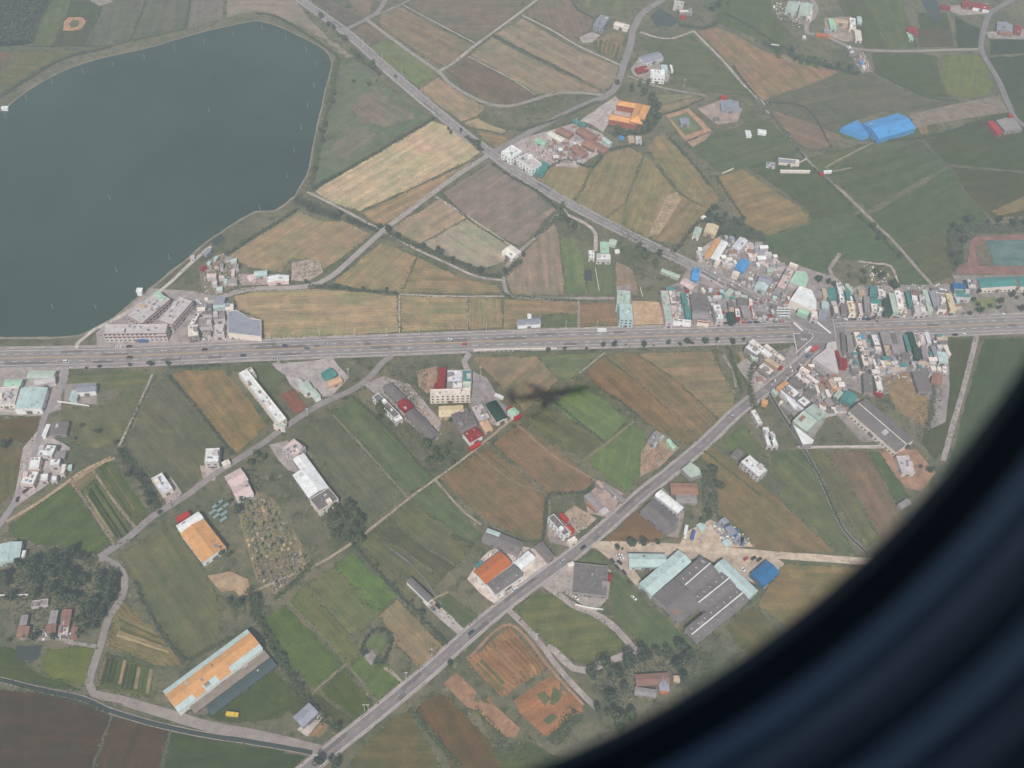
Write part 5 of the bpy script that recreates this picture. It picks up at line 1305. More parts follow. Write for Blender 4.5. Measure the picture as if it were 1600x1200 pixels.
# ------------------------------------------------------------------ temple, orange hipped roofs round a court
def hip_wing(root, a, b, wd, z, rise, name='roof'):
    a, b = Vector(a), Vector(b); t = (b - a).normalized(); nn = Vector((-t.y, t.x, 0)) * wd / 2; L = (b - a).length; k = min(wd / 2, L / 2.2)
    e = [a - nn, b - nn, b + nn, a + nn]; r0, r1 = a + t * k, b - t * k; mb = MB(); U = Vector((0, 0, z)); R = Vector((0, 0, z + rise))
    P = [tuple(x + U) for x in e]; Q0, Q1 = tuple(r0 + R), tuple(r1 + R)
    mb.quad(P[0], P[1], Q1, Q0); mb.quad(P[2], P[3], Q0, Q1)
    mb.poly([P[1], P[2], Q1]); mb.poly([P[3], P[0], Q0])
    mb.build(name, 'metal', root, col=C((240, 160, 80)))
    mb = MB(); q = [x * 1.0 for x in e]; i_ = [(a - nn * .86 + t * .6), (b - nn * .86 - t * .6), (b + nn * .86 - t * .6), (a + nn * .86 + t * .6)]
    for s in range(4): u, v = i_[s], i_[(s + 1) % 4]; mb.quad((u.x, u.y, 0), (v.x, v.y, 0), (v.x, v.y, z), (u.x, u.y, z))
    mb.build('wall', 'wall', root, col=C((178, 96, 84)))
    mb = MB(); mb.tube(Q0, Q1, .35, .35, 6); mb.build('ridge', 'metal', root, col=C((198, 118, 70)))
c0 = G(980, 177, 0); tm = empty('temple', c0)
q = lambda x, y, h: G(x, y, h) - c0 - Vector((0, 0, h))
hip_wing(tm, q(964, 160, 7), q(1004, 167, 7), 9, 7, 2.6)
hip_wing(tm, q(952, 182, 7), q(996, 190, 7), 10, 7, 2.6)
hip_wing(tm, q(1006, 163, 9), q(993, 192, 9), 14, 9, 3.6)
tag(tm, 'orange tiled temple with wings round three sides of a pale court', 'temple')
pad('yard', '962,166 988,170 984,184 958,180', .12, 'yard', C((190, 175, 165)))

# ------------------------------------------------------------------ filler lean-tos between the town blocks
def inside(p, P):
    r = False
    for a, b in zip(P, P[1:] + P[:1]):
        if (a.y > p.y) != (b.y > p.y) and p.x < (b.x - a.x) * (p.y - a.y) / (b.y - a.y) + a.x: r = not r
    return r
BLOCKS = (('upper town above the highway', '1040,455 1140,455 1230,470 1305,470 1485,455 1500,486 1305,500 1230,500 1040,508', 105, ('grey', 'dark', 'grey', 'lightgrey', 'rust', 'teal', 'cream', 'red', 'aqua')),
  ('lower town below the highway', '1312,528 1474,526 1480,575 1455,590 1420,575 1360,590 1330,590', 75, ('grey', 'dark', 'dark', 'slate', 'tan', 'teal', 'cream', 'lightgrey')),
  ('road block below the junction', '1180,600 1240,562 1300,585 1345,640 1290,650 1250,640', 34, ('grey', 'dark', 'rust', 'cream', 'grey')),
  ('yards beyond the junction', '1095,420 1150,440 1215,440 1235,470 1190,470 1110,440', 22, ('grey', 'rust', 'dark', 'cream')),
  ('upper diagonal road', '1085,395 1130,372 1190,385 1230,410 1235,430 1180,420 1130,440 1090,425', 26, ('grey', 'lightgrey', 'cream', 'rust', 'dark', 'slate', 'white')),
  ('scrap ground by the pond', '318,420 345,396 372,412 378,438 340,458', 12, ('grey', 'lightgrey', 'rust', 'aqua', 'pink')),
  ('pond-side hamlet', '325,470 350,462 400,530 320,535 300,520', 10, ('grey', 'dark', 'slate', 'cream')),
  ('hamlet below the temple', '850,240 900,200 955,228 900,255', 16, ('rust', 'brown', 'grey')))
for LN, rr in ((HW, 12), (R1, 6.5), (R10, 6.5)):
    for q_ in LN: FOOT.append((q_.x, q_.y, rr))
rnd = random.Random(11)
for nm, pg, cntn, cols in BLOCKS:
    P = W(pg); xs = [p.x for p in P]; ys = [p.y for p in P]; made = tries = 0
    while made < cntn and tries < 4000:
        tries += 1; p = Vector((rnd.uniform(min(xs), max(xs)), rnd.uniform(min(ys), max(ys)), 0)); L, wd = rnd.uniform(3.5, 8), rnd.uniform(2.6, 4.6)
        if not inside(p, P) or any((p.x - f[0]) ** 2 + (p.y - f[1]) ** 2 < (f[2] + wd * .55) ** 2 for f in FOOT): continue
        cc = rnd.choice(cols); h = rnd.uniform(3, 5); rz = rnd.choice((0, math.pi / 2)) + .12
        o = empty('lean_to', p, rz); x, y = L / 2, wd / 2
        mb = MB(); mb.box(-x + .2, x - .2, -y + .2, y - .2, 0, h - .2); mb.build('wall', 'wall', o, col=C('lightgrey'))
        mb = MB(); mb.quad((-x, -y, h), (x, -y, h), (x, y, h + .5), (-x, y, h + .5), uv=[(-x, 0), (x, 0), (x, 1), (-x, 1)]); mb.quad((-x, y, h + .4), (x, y, h + .4), (x, -y, h - .1), (-x, -y, h - .1))
        mb.quad((-x, -y, h - .1), (x, -y, h - .1), (x, -y, h), (-x, -y, h)); mb.build('roof', 'metal', o, col=C(cc))
        tag(o, f'small {ADJ[cc]} lean-to roof packed between the houses of the {nm}', 'lean-to', f'lean-tos of the {nm}')
        FOOT.append((p.x, p.y, wd * .6)); made += 1
# ------------------------------------------------------------------ trees and hedges
def crown_mesh(name, rnd, r, h, n, size, m):
    mb = MB(); lumps = []
    for _ in range(7):
        a = rnd.uniform(0, 6.28); d = rnd.uniform(0, .55) * r; lumps.append((Vector((math.cos(a) * d, math.sin(a) * d, h * rnd.uniform(.45, .85))), r * rnd.uniform(.38, .62)))
    for _ in range(n):
        c, lr = rnd.choice(lumps); v = Vector((rnd.gauss(0, 1), rnd.gauss(0, 1), rnd.gauss(0, 1) * .8)).normalized() * lr * rnd.uniform(.75, 1.08)
        p = c + v; u = Vector((rnd.uniform(-1, 1), rnd.uniform(-1, 1), rnd.uniform(-.6, .6))).normalized(); wv = (v.normalized() + Vector((rnd.uniform(-.5, .5),) * 3)).cross(u).normalized(); u = wv.cross(v).normalized()
        s = size * rnd.uniform(.6, 1.2); mb.quad(*[tuple(p + u * a_ * s + wv * b_ * s * .7) for a_, b_ in ((-1, 0), (0, -1), (1, 0), (0, 1))])
    me = bpy.data.meshes.new(name); me.from_pydata(mb.v, [], mb.f); me.materials.append(M[m]); return me
def trunk_mesh(r, h, rnd):
    mb = MB(); mb.tube((0, 0, 0), (0, 0, h * .5), .05 * h, .03 * h, 7)
    for k in range(4):
        a = k * 1.6 + rnd.random(); mb.tube((0, 0, h * .42), (math.cos(a) * r * .5, math.sin(a) * r * .5, h * .75), .025 * h, .01 * h, 5)
    me = bpy.data.meshes.new('trunk'); me.from_pydata(mb.v, [], mb.f); me.materials.append(M['trunk']); return me
rnd = random.Random(21)
PROTO = {k: [(crown_mesh('crown', rnd, 3.2 * f, 7 * f, 300, .62, m), trunk_mesh(3.2, 7, rnd)) for f in (1.0, .9, 1.1)] for k, m in (('g', 'leaf'), ('d', 'leafd'), ('y', 'leafy'))}
def tree(p, s, kind, label, group, rnd):
    cm, tmh = rnd.choice(PROTO[kind]); o = empty('tree', (p.x, p.y, 0), rnd.uniform(0, 6.28)); o.scale = (s, s, s * rnd.uniform(.85, 1.15))
    put('crown', cm, o, (0, 0, 0)); put('trunk', tmh, o, (0, 0, 0)); tag(o, label, 'tree', group); return o
# rows: photo line | spacing m | size | kind | label
ROWS = '''
112,579 160,577 200,575 235,573 262,572|7|.55|d|small dark kerbside tree on the highway verge near the pond
830,550 880,548 960,545 1040,541 1100,538 1160,535|7|.6|d|small dark kerbside tree on the verge below the mid highway
1072,540 1100,538|9|.9|d|rounder verge tree by the highway before the junction
478,440 500,446 530,450 570,455 620,457|6|.75|d|tree of the dark row under the brown field by the pond road
542,344 560,350 590,360|5|.8|d|tree of the short hedge above the lane crossing
605,366 640,380 680,395 720,412 750,428 775,430 800,418 815,405|5.5|.85|d|tree of the long hedgerow below the grey stubble field
462,318 478,325 500,335 520,343 532,338|5|.85|d|tree of the dark clump at the pond's outlet
700,203 708,210 716,205|5|.9|g|tree on the bank of the upper diagonal road
728,215 740,224 752,236 745,228|5|.95|g|dark tree in front of the upper crossroads
470,8 482,18 500,30 520,48 545,72 556,84|6|.7|g|roadside tree between pond bank and upper diagonal road
562,90 580,104 596,118|5|.8|g|tree at the narrow tip of the grey strip
552,128 566,132 580,134 590,128|7|.75|g|lone bushy tree on the reedy meadow beside the pond
510,100 520,130 520,150 512,175 505,210 498,235 492,268|8|.7|g|shrubby tree along the pond's right bank
185,705 205,735 225,762 240,785 248,800|5|.75|d|tree of the dark diagonal hedge in the left fields
178,710 195,728 215,757 232,782|6|.7|d|tree of the dark diagonal hedge in the left fields
405,970 420,1000 440,1030 460,1060 485,1090 505,1115 528,1140|5|.7|g|tree of the green diagonal belt beside the long barn
402,960 418,990 438,1022|5|.75|g|tree of the green diagonal belt beside the long barn
555,853 570,868 590,890 612,918 640,945 670,980 700,1008|7|.5|d|low tree of the ditch line between green strips
1345,340 1375,365 1385,372|6|.9|g|tree at the bend of the far canal path
1355,345 1380,385 1400,405|7|.7|g|tree at the bend of the far canal path
1140,10 1125,12 1110,18|6|1.3|d|large dark tree beside the top hamlet
1190,70 1230,88 1260,98 1310,110 1340,118|7|.75|d|tree of the dark belt above the wide orange-brown field
1215,75 1255,88 1290,98 1325,110|8|.7|d|tree of the dark belt above the wide orange-brown field
965,132 985,145 1000,152|7|1.0|g|tree before the temple's front corner
1005,148 1020,160 1026,175 1024,190 1018,204 1008,210|4.5|1.1|g|tree of the grove behind the temple
1015,155 1022,168 1014,196|4.5|1.0|g|tree of the grove behind the temple
1000,200 985,208 965,210 950,203|4.5|1.0|g|tree of the grove below the temple
1010,206 992,212 972,214|5|.95|g|tree of the grove below the temple
1104,745 1108,760 1106,780 1100,800 1092,815|4.5|1.05|g|tree of the thicket behind the long white hall
1114,742 1118,765 1116,790 1108,810|5|.95|g|tree of the thicket behind the long white hall
985,855 1000,852 1015,858 1028,854|4.5|.85|d|tree of the dark clump on the sandy lane
960,858 972,862|5|.7|d|tree of the dark clump on the sandy lane
1420,705 1430,715 1440,728 1450,740|5|.8|d|tree of the row behind the orange earth plot
925,1050 945,1042 965,1035 985,1028 1005,1025 1030,1022|5|1.05|d|tree of the wood above the brown farmhouse
930,1062 948,1058 968,1056 985,1045 1055,1020 1072,1030|5.5|1.15|d|tree of the wood above the brown farmhouse
935,1080 955,1078 975,1076 972,1095 955,1100|5.5|1.15|d|tree of the wood beside the brown farmhouse
1040,1030 1052,1042 1072,1042 1078,1055 1068,1065|5.5|1.2|d|tree of the wood behind the brown farmhouse
932,1110 945,1118 960,1125 980,1122 965,1135|6|1.0|g|tree at the end of the narrow field lane
1350,430 1375,438 1392,445|7|.85|g|tree behind the upper town's back gardens
1278,440 1290,446 1305,450|6|.9|d|tree behind the white corner building
1330,432 1345,440 1365,430|6|.8|g|tree behind the upper town's back gardens
1392,446 1398,452|5|1.0|d|round tree behind the white row roofs
1480,365 1482,385 1490,400 1496,415 1504,400 1500,380 1495,362|7|1.0|d|tree of the dark grove at the track's curve
1490,355 1510,352 1540,350 1580,352 1620,350|7|1.0|d|tree of the dark belt beyond the running track
1515,470 1525,480 1514,490|6|.8|d|tree at the school's front corner
1530,460 1555,462 1580,462 1600,460 1530,488 1560,486 1590,484|8|.7|d|schoolyard tree before the teal roofs
1108,338 1118,345 1130,352 1145,358 1158,352|5|1.0|d|tree of the dark thicket behind the pale yellow shed
1118,330 1135,338 1148,345 1160,345 1170,360 1188,368|6|.9|d|tree of the dark thicket behind the pale yellow shed
1105,350 1112,362 1122,368 1132,372 1145,368|5|1.0|d|tree of the dark thicket behind the pale yellow shed
1000,385 1012,395 1030,400 1040,410|7|.85|d|tree on the bank below the diagonal road
985,375 1005,402 1022,412|7|.9|g|tree on the bank below the diagonal road
880,345 890,352 900,358 885,355|5|.9|g|tree of the corner thicket by the yellow-green bush
690,640 705,655 715,660 680,655|7|.8|g|tree among the overgrown garden plots
672,700 685,705 700,710 690,720 705,722 712,712|5|1.0|g|tree of the thicket below the red roof lane
680,690 678,715 672,728 700,700|5.5|.9|g|tree of the thicket below the red roof lane
590,640 600,648 590,655|6|.85|g|tree beside the slab with the white rim
520,790 530,800 540,810 520,815 535,825 550,830 560,820|5|1.0|g|tree of the copse below the long white factory
510,800 525,835 545,840 530,845 560,845 515,825|5|1.0|g|tree of the copse below the long white factory
500,798 545,795 552,808|6|.9|g|tree of the copse below the long white factory
405,712 412,722 398,728 410,735|6|.8|g|tree behind the pink roofed house
365,782 378,786 390,800 370,805|6|.9|g|tree between seedling beds and graveyard
330,860 345,865 352,872|6|.75|g|tree below the tan-orange warehouse
355,942 375,950 392,945 398,935|6|.9|g|tree below the dirt yard
180,690 128,668 118,690|8|.7|g|lone tree by the white hamlet lane
8,705 12,700|6|1.0|d|lone dark tree in the left-edge brown field
40,1000 60,1000 80,1003 20,1003|6|.8|d|tree in front of the woodland farm
500,1195 512,1192 520,1198|4|1.0|d|dark tree at the bottom edge beside the road
670,1025 700,1040|9|.5|g|small tree by the lower road verge
'''
seen = {}
for ln in ROWS.strip().split('\n'):
    line, sp, s, kd, lab = ln.split('|'); L = smooth_line(W(line), float(sp) * 1.45); rnd = random.Random(len(seen) + len(line)); seen[line] = 1
    for p in L:
        q = p + Vector((rnd.uniform(-2.4, 2.4), rnd.uniform(-2.4, 2.4), 0))
        if len(L) > 3 and rnd.random() < .2: continue
        tree(q, float(s) * 1.15 * rnd.uniform(.5, 1.4), kd, lab, lab.replace('tree', 'trees', 1), rnd)
def scatter_trees(pg, n_, s, kd, lab, seed):
    P = W(pg); xs = [p.x for p in P]; ys = [p.y for p in P]; rnd = random.Random(seed); k = 0; got = []
    while k < n_:
        p = Vector((rnd.uniform(min(xs), max(xs)), rnd.uniform(min(ys), max(ys)), 0))
        if inside(p, P) and all((p - q).length > 2.6 for q in got): tree(p, s * rnd.uniform(.75, 1.25), kd if rnd.random() < .85 else 'g', lab, lab.replace('tree', 'trees', 1), rnd); k += 1; got.append(p)
scatter_trees('8,900 60,868 100,858 150,880 185,888 192,925 175,955 150,975 120,945 60,935 10,940', 46, 1.25, 'd', 'tree of the dark wood above the brown farmstead', 3)
scatter_trees('118,950 160,965 155,985 125,1000 120,975', 7, 1.0, 'g', 'tree between farmstead and the winding lane', 4)
for pts, lab in (('878,328', 'yellow-green bush at the diagonal road\'s lane turning'), ('1000,135', 'yellow-green tree beside the temple drive'), ('1012,132', 'paler yellow-green tree beside the temple drive')):
    p = W(pts)[0]; tree(p, 1.1, 'y', lab, None, rnd)

def foliage(name, line, wd, ht, dens, size, m, label=None, cat=None, kind=None, seed=0):
    L = smooth_line(W(line), 3); N = normals(L); rnd = random.Random(seed); mb = MB()
    for i in range(len(L) - 1):
        d = (L[i + 1] - L[i]).length; lump = rnd.uniform(.6, 1.2)
        for _ in range(int(d * wd * 2 * dens)):
            p = L[i].lerp(L[i + 1], rnd.random()) + N[i] * wd * rnd.gauss(0, .5); z = ht * lump * rnd.uniform(.15, 1)
            a = rnd.uniform(0, 6.28); e = rnd.uniform(-.6, .6); s = size * rnd.uniform(.5, 1.2)
            u = Vector((math.cos(a), math.sin(a), e)).normalized() * s; v = Vector((-math.sin(a), math.cos(a), rnd.uniform(-.6, .6))).normalized() * s
            c = Vector((p.x, p.y, z)); mb.quad(tuple(c - u), tuple(c - v), tuple(c + u), tuple(c + v))
    o = mb.build(name, m); return tag(o, label, cat, None, kind)
HEDGES = '''
463,312 480,322 505,333 532,342|4.5|3.4|d|thick dark hedge at the pond's outlet corner
542,344 565,352 592,362|2.4|3|d|dark hedge just above the lane crossroads
604,366 640,382 680,398 720,414 752,430 785,431 815,408|2.6|3|d|long dark hedge under the grey stubble field
482,448 530,452 575,456 622,460|1.8|2.6|d|dark hedge above the long ochre field by the highway
188,704 215,740 240,780 248,798|3.6|3.2|d|broad dark diagonal hedge in the left fields
402,965 430,1015 470,1080 500,1118 526,1140|3.0|3|g|broad hedge running down beside the long barn
385,925 400,940 405,958 395,968|4.5|3.4|g|wooded corner between graveyard and barn
1190,66 1240,90 1290,103 1340,117|3.2|3|d|broad dark belt above the orange-brown field
1060,40 1100,45 1120,38|3.2|3|d|dark shrubbery below the top hamlet
728,214 742,226 754,238|2.6|3|d|dense roadside hedge before the upper crossroads
548,78 570,98 592,116|2|2.4|g|roadside scrub along the upper diagonal road
1340,338 1372,366 1398,395|1.4|2|d|bushes along the far canal path
1270,262 1300,290 1330,322|1.2|1.8|d|ditch bushes beside the far field path
1202,178 1228,208 1258,248|1.4|2|d|hedge beside the upper field path
0,153 40,126 75,104 110,89 150,79 175,73|2.5|2.2|d|dark hedge along the drain above the pond
158,12 145,40 128,72|1.6|1.8|g|hedge between the ball ground and the first grey field
229,0 205,62|1.0|1.4|g|hedge between the first and second grey field
299,0 289,45|1.2|1.4|g|hedge between the second grey and the pinkish field
80,0 62,31 50,68|1.5|2|g|hedge edging the dark wood in the upper corner
40,73 128,72 170,73 205,64 290,46|1.0|1|g|thin hedge under the row of upper fields
400,22 425,24 450,36 470,48 500,68 528,88|1.6|1.5|g|hedge on the pond bank's upper shoulder
530,90 525,110 520,140 510,180 500,220 492,262 485,290|2.5|1.8|g|reedy hedge down the pond's outer bank
487,297 515,281 600,233 680,184|1.8|2|d|dark hedge above the straw-coloured field
768,54 800,71 830,86 870,106 909,126|1.0|1.5|d|dark hedge splitting the upper brown fields
892,0 905,17 927,28 955,38|1.4|1.6|d|hedge round the striped plot near the top
810,205 860,190 905,172 935,158|2|1.2|g|scrubby verge hedge beside the plaza road
1130,20 1160,35 1200,60 1245,88|1.8|2|d|hedge between top green and the orange-brown field
1145,102 1160,125 1180,150|1.2|2|d|dark bushes on the orange-brown field's edge
1030,180 1060,172 1100,155|1|1.3|d|hedge behind the square orange garden
1045,215 1068,240 1090,265 1108,290|1.8|1.5|d|dark ditch hedge through the mustard fields
1118,275 1140,310 1165,345|1.5|1.6|d|ditch hedge beside the mustard field near the town
1108,336 1085,355 1062,385 1050,395|2|1.8|d|hedge at the back of the mustard field
840,272 858,262 885,250 925,262 945,238 985,228 1008,228|1.6|1.6|d|hedge between the hamlet and the mustard fields
352,400 400,370 440,345 465,328|2.0|2|d|dark hedge along the pond's lower meadow
690,302 735,345 770,368 810,386|.8|1|g|thin green hedge under the purple fallow
835,372 855,355 870,338|2|1.8|d|hedge up the short lane by the fallow
790,462 840,466 902,470|1.2|1.3|d|hedge over the last brown field
735,552 800,549 830,549|.8|1|d|low hedge below the central highway
770,258 800,278 840,300 870,326|1.3|1.6|d|roadside hedge by the purple fallow
262,587 300,630 340,680 365,712|1.5|1.6|d|hedge left of the ochre field
245,585 215,640 192,695|1.0|1|g|hedge by the footpath below the highway
262,576 300,574 345,572|1.5|2|d|thick verge hedge at the ochre field's head
210,910 235,960 265,1005 290,1035|1.6|1.5|d|hedge between striped plot and the grey-green field
0,1063 60,1080 120,1096 170,1114|1.2|1.2|d|bank hedge above the bottom-left fields
290,1035 340,1008 390,985|1.5|1.6|g|hedge behind the long barn
548,618 600,665 675,748|1.2|1|g|hedge beside the overgrown plots
868,630 905,660 945,692|1|1|d|dark line of scrub above the bright green field
960,620 985,640 1012,665|1.2|1.3|d|scrub line below the aeroplane's shadow field
848,845 855,780 868,772 915,770 925,760|1.3|1.4|d|scrub behind the roadside red-awning house
750,845 800,848 853,845|1|1.2|g|scrub under the big brown pentagon field
705,838 725,845 740,852|1.6|1.5|g|scrub clump by the warehouse road
490,880 450,920 430,938|2|1.6|g|hedge at the graveyard's lower edge
556,856 620,925 700,1006|1.2|1.2|d|dark ditch hedge through the green strips
1100,705 1150,745 1190,775|.8|1.2|g|hedge beside the white three-storey house
1180,560 1170,600 1180,640|2.5|2|g|overgrown garden strip below the highway
1140,545 1148,580 1160,615|2|1.6|g|overgrown edge by the brown field's end
1245,700 1280,745 1320,830|1.2|1|g|grass hedge along the canal's near bank
1460,585 1455,640 1450,670|2|1.6|g|scrub behind the rusty farm roof
1085,1010 1130,970 1175,940|1.4|1.4|g|hedge behind the works
1085,1020 1110,1035 1100,1060 1075,1075|4|1.8|g|bramble patch below the works
900,1110 880,1140 860,1160|4|1.2|g|weedy plot beside the red soil garden
640,1108 700,1180 720,1200|1.6|1.6|g|hedge between the two bottom brown fields
1300,232 1260,170 1200,160|1.0|1.2|d|hedge round the triangular brown field
1360,222 1440,216 1480,206 1560,188|1.2|1.3|d|hedge under the long brown meadow track
1365,112 1400,130 1450,152 1500,158|1.4|1.2|d|hedge round the light green oval
1420,40 1432,74|1.2|1.2|d|hedge between two upper right plots
'''
for i, ln in enumerate(HEDGES.strip().split('\n')):
    line, wd, ht, kd, lab = ln.split('|')
    foliage('hedge', line, float(wd) * 1.15, float(ht) * 1.3, 2.1, .55, 'leafd' if kd == 'd' else 'leaf', lab, 'hedge', seed=i)
# the dark ring round the little oval green, and masses nobody could count
foliage('hedge', '565,1020 570,1005 580,990 592,985 606,990 612,1005 606,1022 598,1038', 1.3, 3.2, 2.2, .55, 'leafd', 'horseshoe hedge round the tiny green in the strips', 'hedge', seed=99)
foliage('hedge', '566,1018 572,1024', 3, 4, 2, .6, 'leafd', 'bushy clump at the horseshoe hedge\'s upper foot', 'hedge', seed=98)
foliage('hedge', '584,1034 596,1038', 3, 4, 2, .6, 'leafd', 'bushy clump at the horseshoe hedge\'s lower foot', 'hedge', seed=97)
pad('path', '568,1026 582,1016 590,1028 580,1040', .14, 'yard', C((150, 146, 146)))
def scrub(pg, n_, size, ht, m, seed, name='undergrowth'):
    P = W(pg); xs = [p.x for p in P]; ys = [p.y for p in P]; rnd = random.Random(seed); mb = MB(); k = 0
    while k < n_:
        p = Vector((rnd.uniform(min(xs), max(xs)), rnd.uniform(min(ys), max(ys)), 0))
        if not inside(p, P): continue
        k += 1; a = rnd.uniform(0, 6.28); s = size * rnd.uniform(.4, 1.2)
        u = Vector((math.cos(a), math.sin(a), rnd.uniform(-.5, .5))).normalized() * s; v = Vector((-math.sin(a), math.cos(a), rnd.uniform(-.5, .5))).normalized() * s
        c = Vector((p.x, p.y, ht * rnd.random() ** 1.5 + .15)); mb.quad(tuple(c - u), tuple(c - v), tuple(c + u), tuple(c + v))
    tag(mb.build(name, m), kind='stuff')
scrub('-150,-30 80,-30 62,30 50,66 -150,70', 9000, 1.0, 4, 'leafd', 1, 'forest')
for k, (pg, n_, m) in enumerate((
  ('1010,12 1050,5 1140,-5 1140,30 1100,45 1060,40 1020,48 1005,40', 900, 'leaf'),
  ('680,120 900,150 940,160 800,215 760,190', 500, 'leaf'),
  ('345,392 372,408 380,440 420,440 400,452 350,462 320,440', 500, 'leaf'),
  ('600,590 640,610 690,690 720,700 720,720 690,735 670,740 640,700 600,640', 1200, 'leaf'),
  ('500,795 545,785 575,830 560,850 520,845', 900, 'leaf'), ('600,570 670,562 668,600 650,640 610,590', 600, 'leaf'),
  ('1095,742 1120,740 1122,800 1098,820', 500, 'leafd'), ('930,1040 1080,1015 1090,1060 1060,1080 1040,1065 1000,1090 960,1110 930,1080', 900, 'leafd'),
  ('1170,540 1235,540 1215,580 1185,560', 400, 'leaf'), ('1345,575 1380,590 1400,640 1380,655', 400, 'leaf'),
  ('970,345 1060,400 1062,430 1030,440 990,430 970,400', 900, 'leaf'), ('20,935 120,945 118,1000 20,995', 600, 'leafd'),
  ('0,895 60,865 110,855 190,890 190,930 150,980 120,945 0,940', 2600, 'leafd'), ('940,55 975,62 968,92 930,85', 300, 'leaf'),
  ('1285,30 1300,20 1340,15 1360,60 1340,65', 500, 'leaf'), ('1285,70 1340,80 1345,110 1290,95', 300, 'leaf'),
  ('740,1100 800,1160 830,1150 870,1200 780,1190', 500, 'leaf'), ('1310,60 1350,80 1340,100', 100, 'leaf'),
  ('1300,455 1345,455 1350,425 1320,418', 250, 'leaf'), ('1430,640 1475,600 1455,700 1430,690', 300, 'leaf'),
  ('370,735 400,730 412,760 398,770 370,780', 300, 'leaf'), ('330,928 400,940 385,962 345,955', 200, 'leaf'), ('458,412 480,406 500,410 502,425 480,438 460,436', 140, 'leaf'), ('1108,335 1150,345 1190,362 1200,380 1170,372 1130,375 1105,360', 2600, 'leafd'), ('1478,362 1500,351 1640,348 1640,362 1530,366 1505,385 1506,412 1490,426 1480,400', 3600, 'leafd'), ('1012,150 1026,165 1028,190 1015,208 960,215 948,206 990,206 1008,190', 1500, 'leafd'), ('372,792 400,772 428,784 486,880 432,926 402,905', 900, 'leaf'))):
    scrub(pg, n_, .55, 1.6, m, 50 + k)

# ------------------------------------------------------------------ graves in the walled plot
rnd = random.Random(31); P = W('372,792 400,772 428,784 486,880 432,926 402,905')
mb = MB(); mb.box(-.9, .9, -1.4, 1.2, 0, .5); mb.box(-1.1, 1.1, 1.0, 1.5, 0, 1.1); mb.box(-.5, .5, .6, 1.0, .5, 1.4)
gme = bpy.data.meshes.new('grave'); gme.from_pydata(mb.v, [], mb.f); gme.materials.append(M['wall']); k = 0; got = []
while k < 150:
    p = Vector((rnd.uniform(min(q.x for q in P), max(q.x for q in P)), rnd.uniform(min(q.y for q in P), max(q.y for q in P)), 0))
    if not inside(p, P) or any((p - q).length < 2.2 for q in got): continue
    got.append(p); k += 1; c = rnd.choice(('grey', 'dark', 'tan', 'darkgreen', 'dark', 'netgrey', 'netgrey'))
    o = put('grave', gme, None, (p.x, p.y, .08), rnd.uniform(-.4, .4), C(c)); o.scale = (.75,) * 3; tag(o, f'{ADJ[c]} low tomb in the crowded sandy graveyard', 'grave', 'tombs of the graveyard')

# ------------------------------------------------------------------ poles
def pole_mesh(h, arm):
    mb = MB(); mb.tube((0, 0, 0), (0, 0, h), .16 if arm else .1, .09, 8); mb.tube((0, 0, 0), (0, 0, .5), .28, .28, 8)
    a = MB(); 
    if arm == 1: a.tube((0, 0, h - .2), (0, -1.8, h + .1), .07, .06, 6); a.box(-.18, .18, -2.5, -1.7, h, h + .18)
    elif arm == 2: a.box(-1.2, 1.2, -.08, .08, h - .9, h - .72); a.box(-.9, .9, -.08, .08, h - 1.8, h - 1.64)
    out = []
    for nm, b_ in (('pole', mb), ('arm', a)):
        if b_.v: me = bpy.data.meshes.new(nm); me.from_pydata(b_.v, [], b_.f); me.materials.append(M['post']); out.append((nm, me))
    return out
PM = {k: pole_mesh(h, k) for k, h in ((0, 6), (1, 9.5), (2, 10))}
def poles(name, cat, kind, lst, lab, grp, z=0):
    for s in lst.split():
        p = W(s)[0]; o = empty(name, (p.x, p.y, z), 0)
        for nm, me in PM[kind]: put(nm, me, o, (0, 0, 0))
        tag(o, lab, cat, grp)
poles('street_lamp', 'street lamp', 1, '487,7 513,28 568,72 598,95 628,119 659,145 677,176 900,196 840,220', 'street lamp on the upper diagonal road', 'lamps on the upper diagonal road')
poles('street_lamp', 'street lamp', 1, '655,522 708,520 760,518 555,525 605,523 500,527 460,530 422,532 932,513 884,512', 'street lamp on the highway edge under the brown fields', 'lamps on the highway upper edge')
poles('utility_pole', 'utility pole', 2, '570,1110 576,1110 675,1024 635,1060 838,1000 1068,136 1002,140 545,588 497,1188 481,650 751,585 640,555 1120,545 855,220', 'plain utility pole standing by a field edge', 'utility poles by the fields')
poles('mooring_pole', 'pole', 0, '410,46 447,62 479,81 495,103 491,136 481,167 471,202 460,238 449,277 406,327 319,67 273,79 226,92 177,103 130,114 82,131 42,156 327,175 172,311 365,57 265,405 183,425 83,482 10,185 150,482', 'thin white pole standing in the pond water', 'poles standing in the pond')

# graduated depth house standing in the pond, with a footbridge
o = empty('pump_house', W('220,460')[0]); mb = MB(); mb.box(-2, 2, -2, 2, 0, 5); mb.build('wall', 'wall', o, col=C('white')); mb = MB(); mb.box(-2.4, 2.4, -2.4, 2.4, 5, 5.4); mb.build('roof', 'concrete', o, col=C('white'))
mb = MB(); mb.box(1.5, 9, -2.6, -1.6, 1.2, 1.5); mb.build('gangway', 'concrete', o, col=C('grey')); tag(o, 'small white pump house standing in the pond by the terraces', 'pump house')
o = empty('sluice_house', W('9,172')[0]); mb = MB(); mb.box(-3, 3, -1.6, 1.6, 0, 3); mb.build('wall', 'wall', o, col=C('white')); mb = MB(); mb.box(-3.3, 3.3, -1.9, 1.9, 3, 3.3); mb.build('roof', 'concrete', o, col=C('white')); tag(o, 'tiny white sluice hut on the pond\'s upper bank', 'hut')

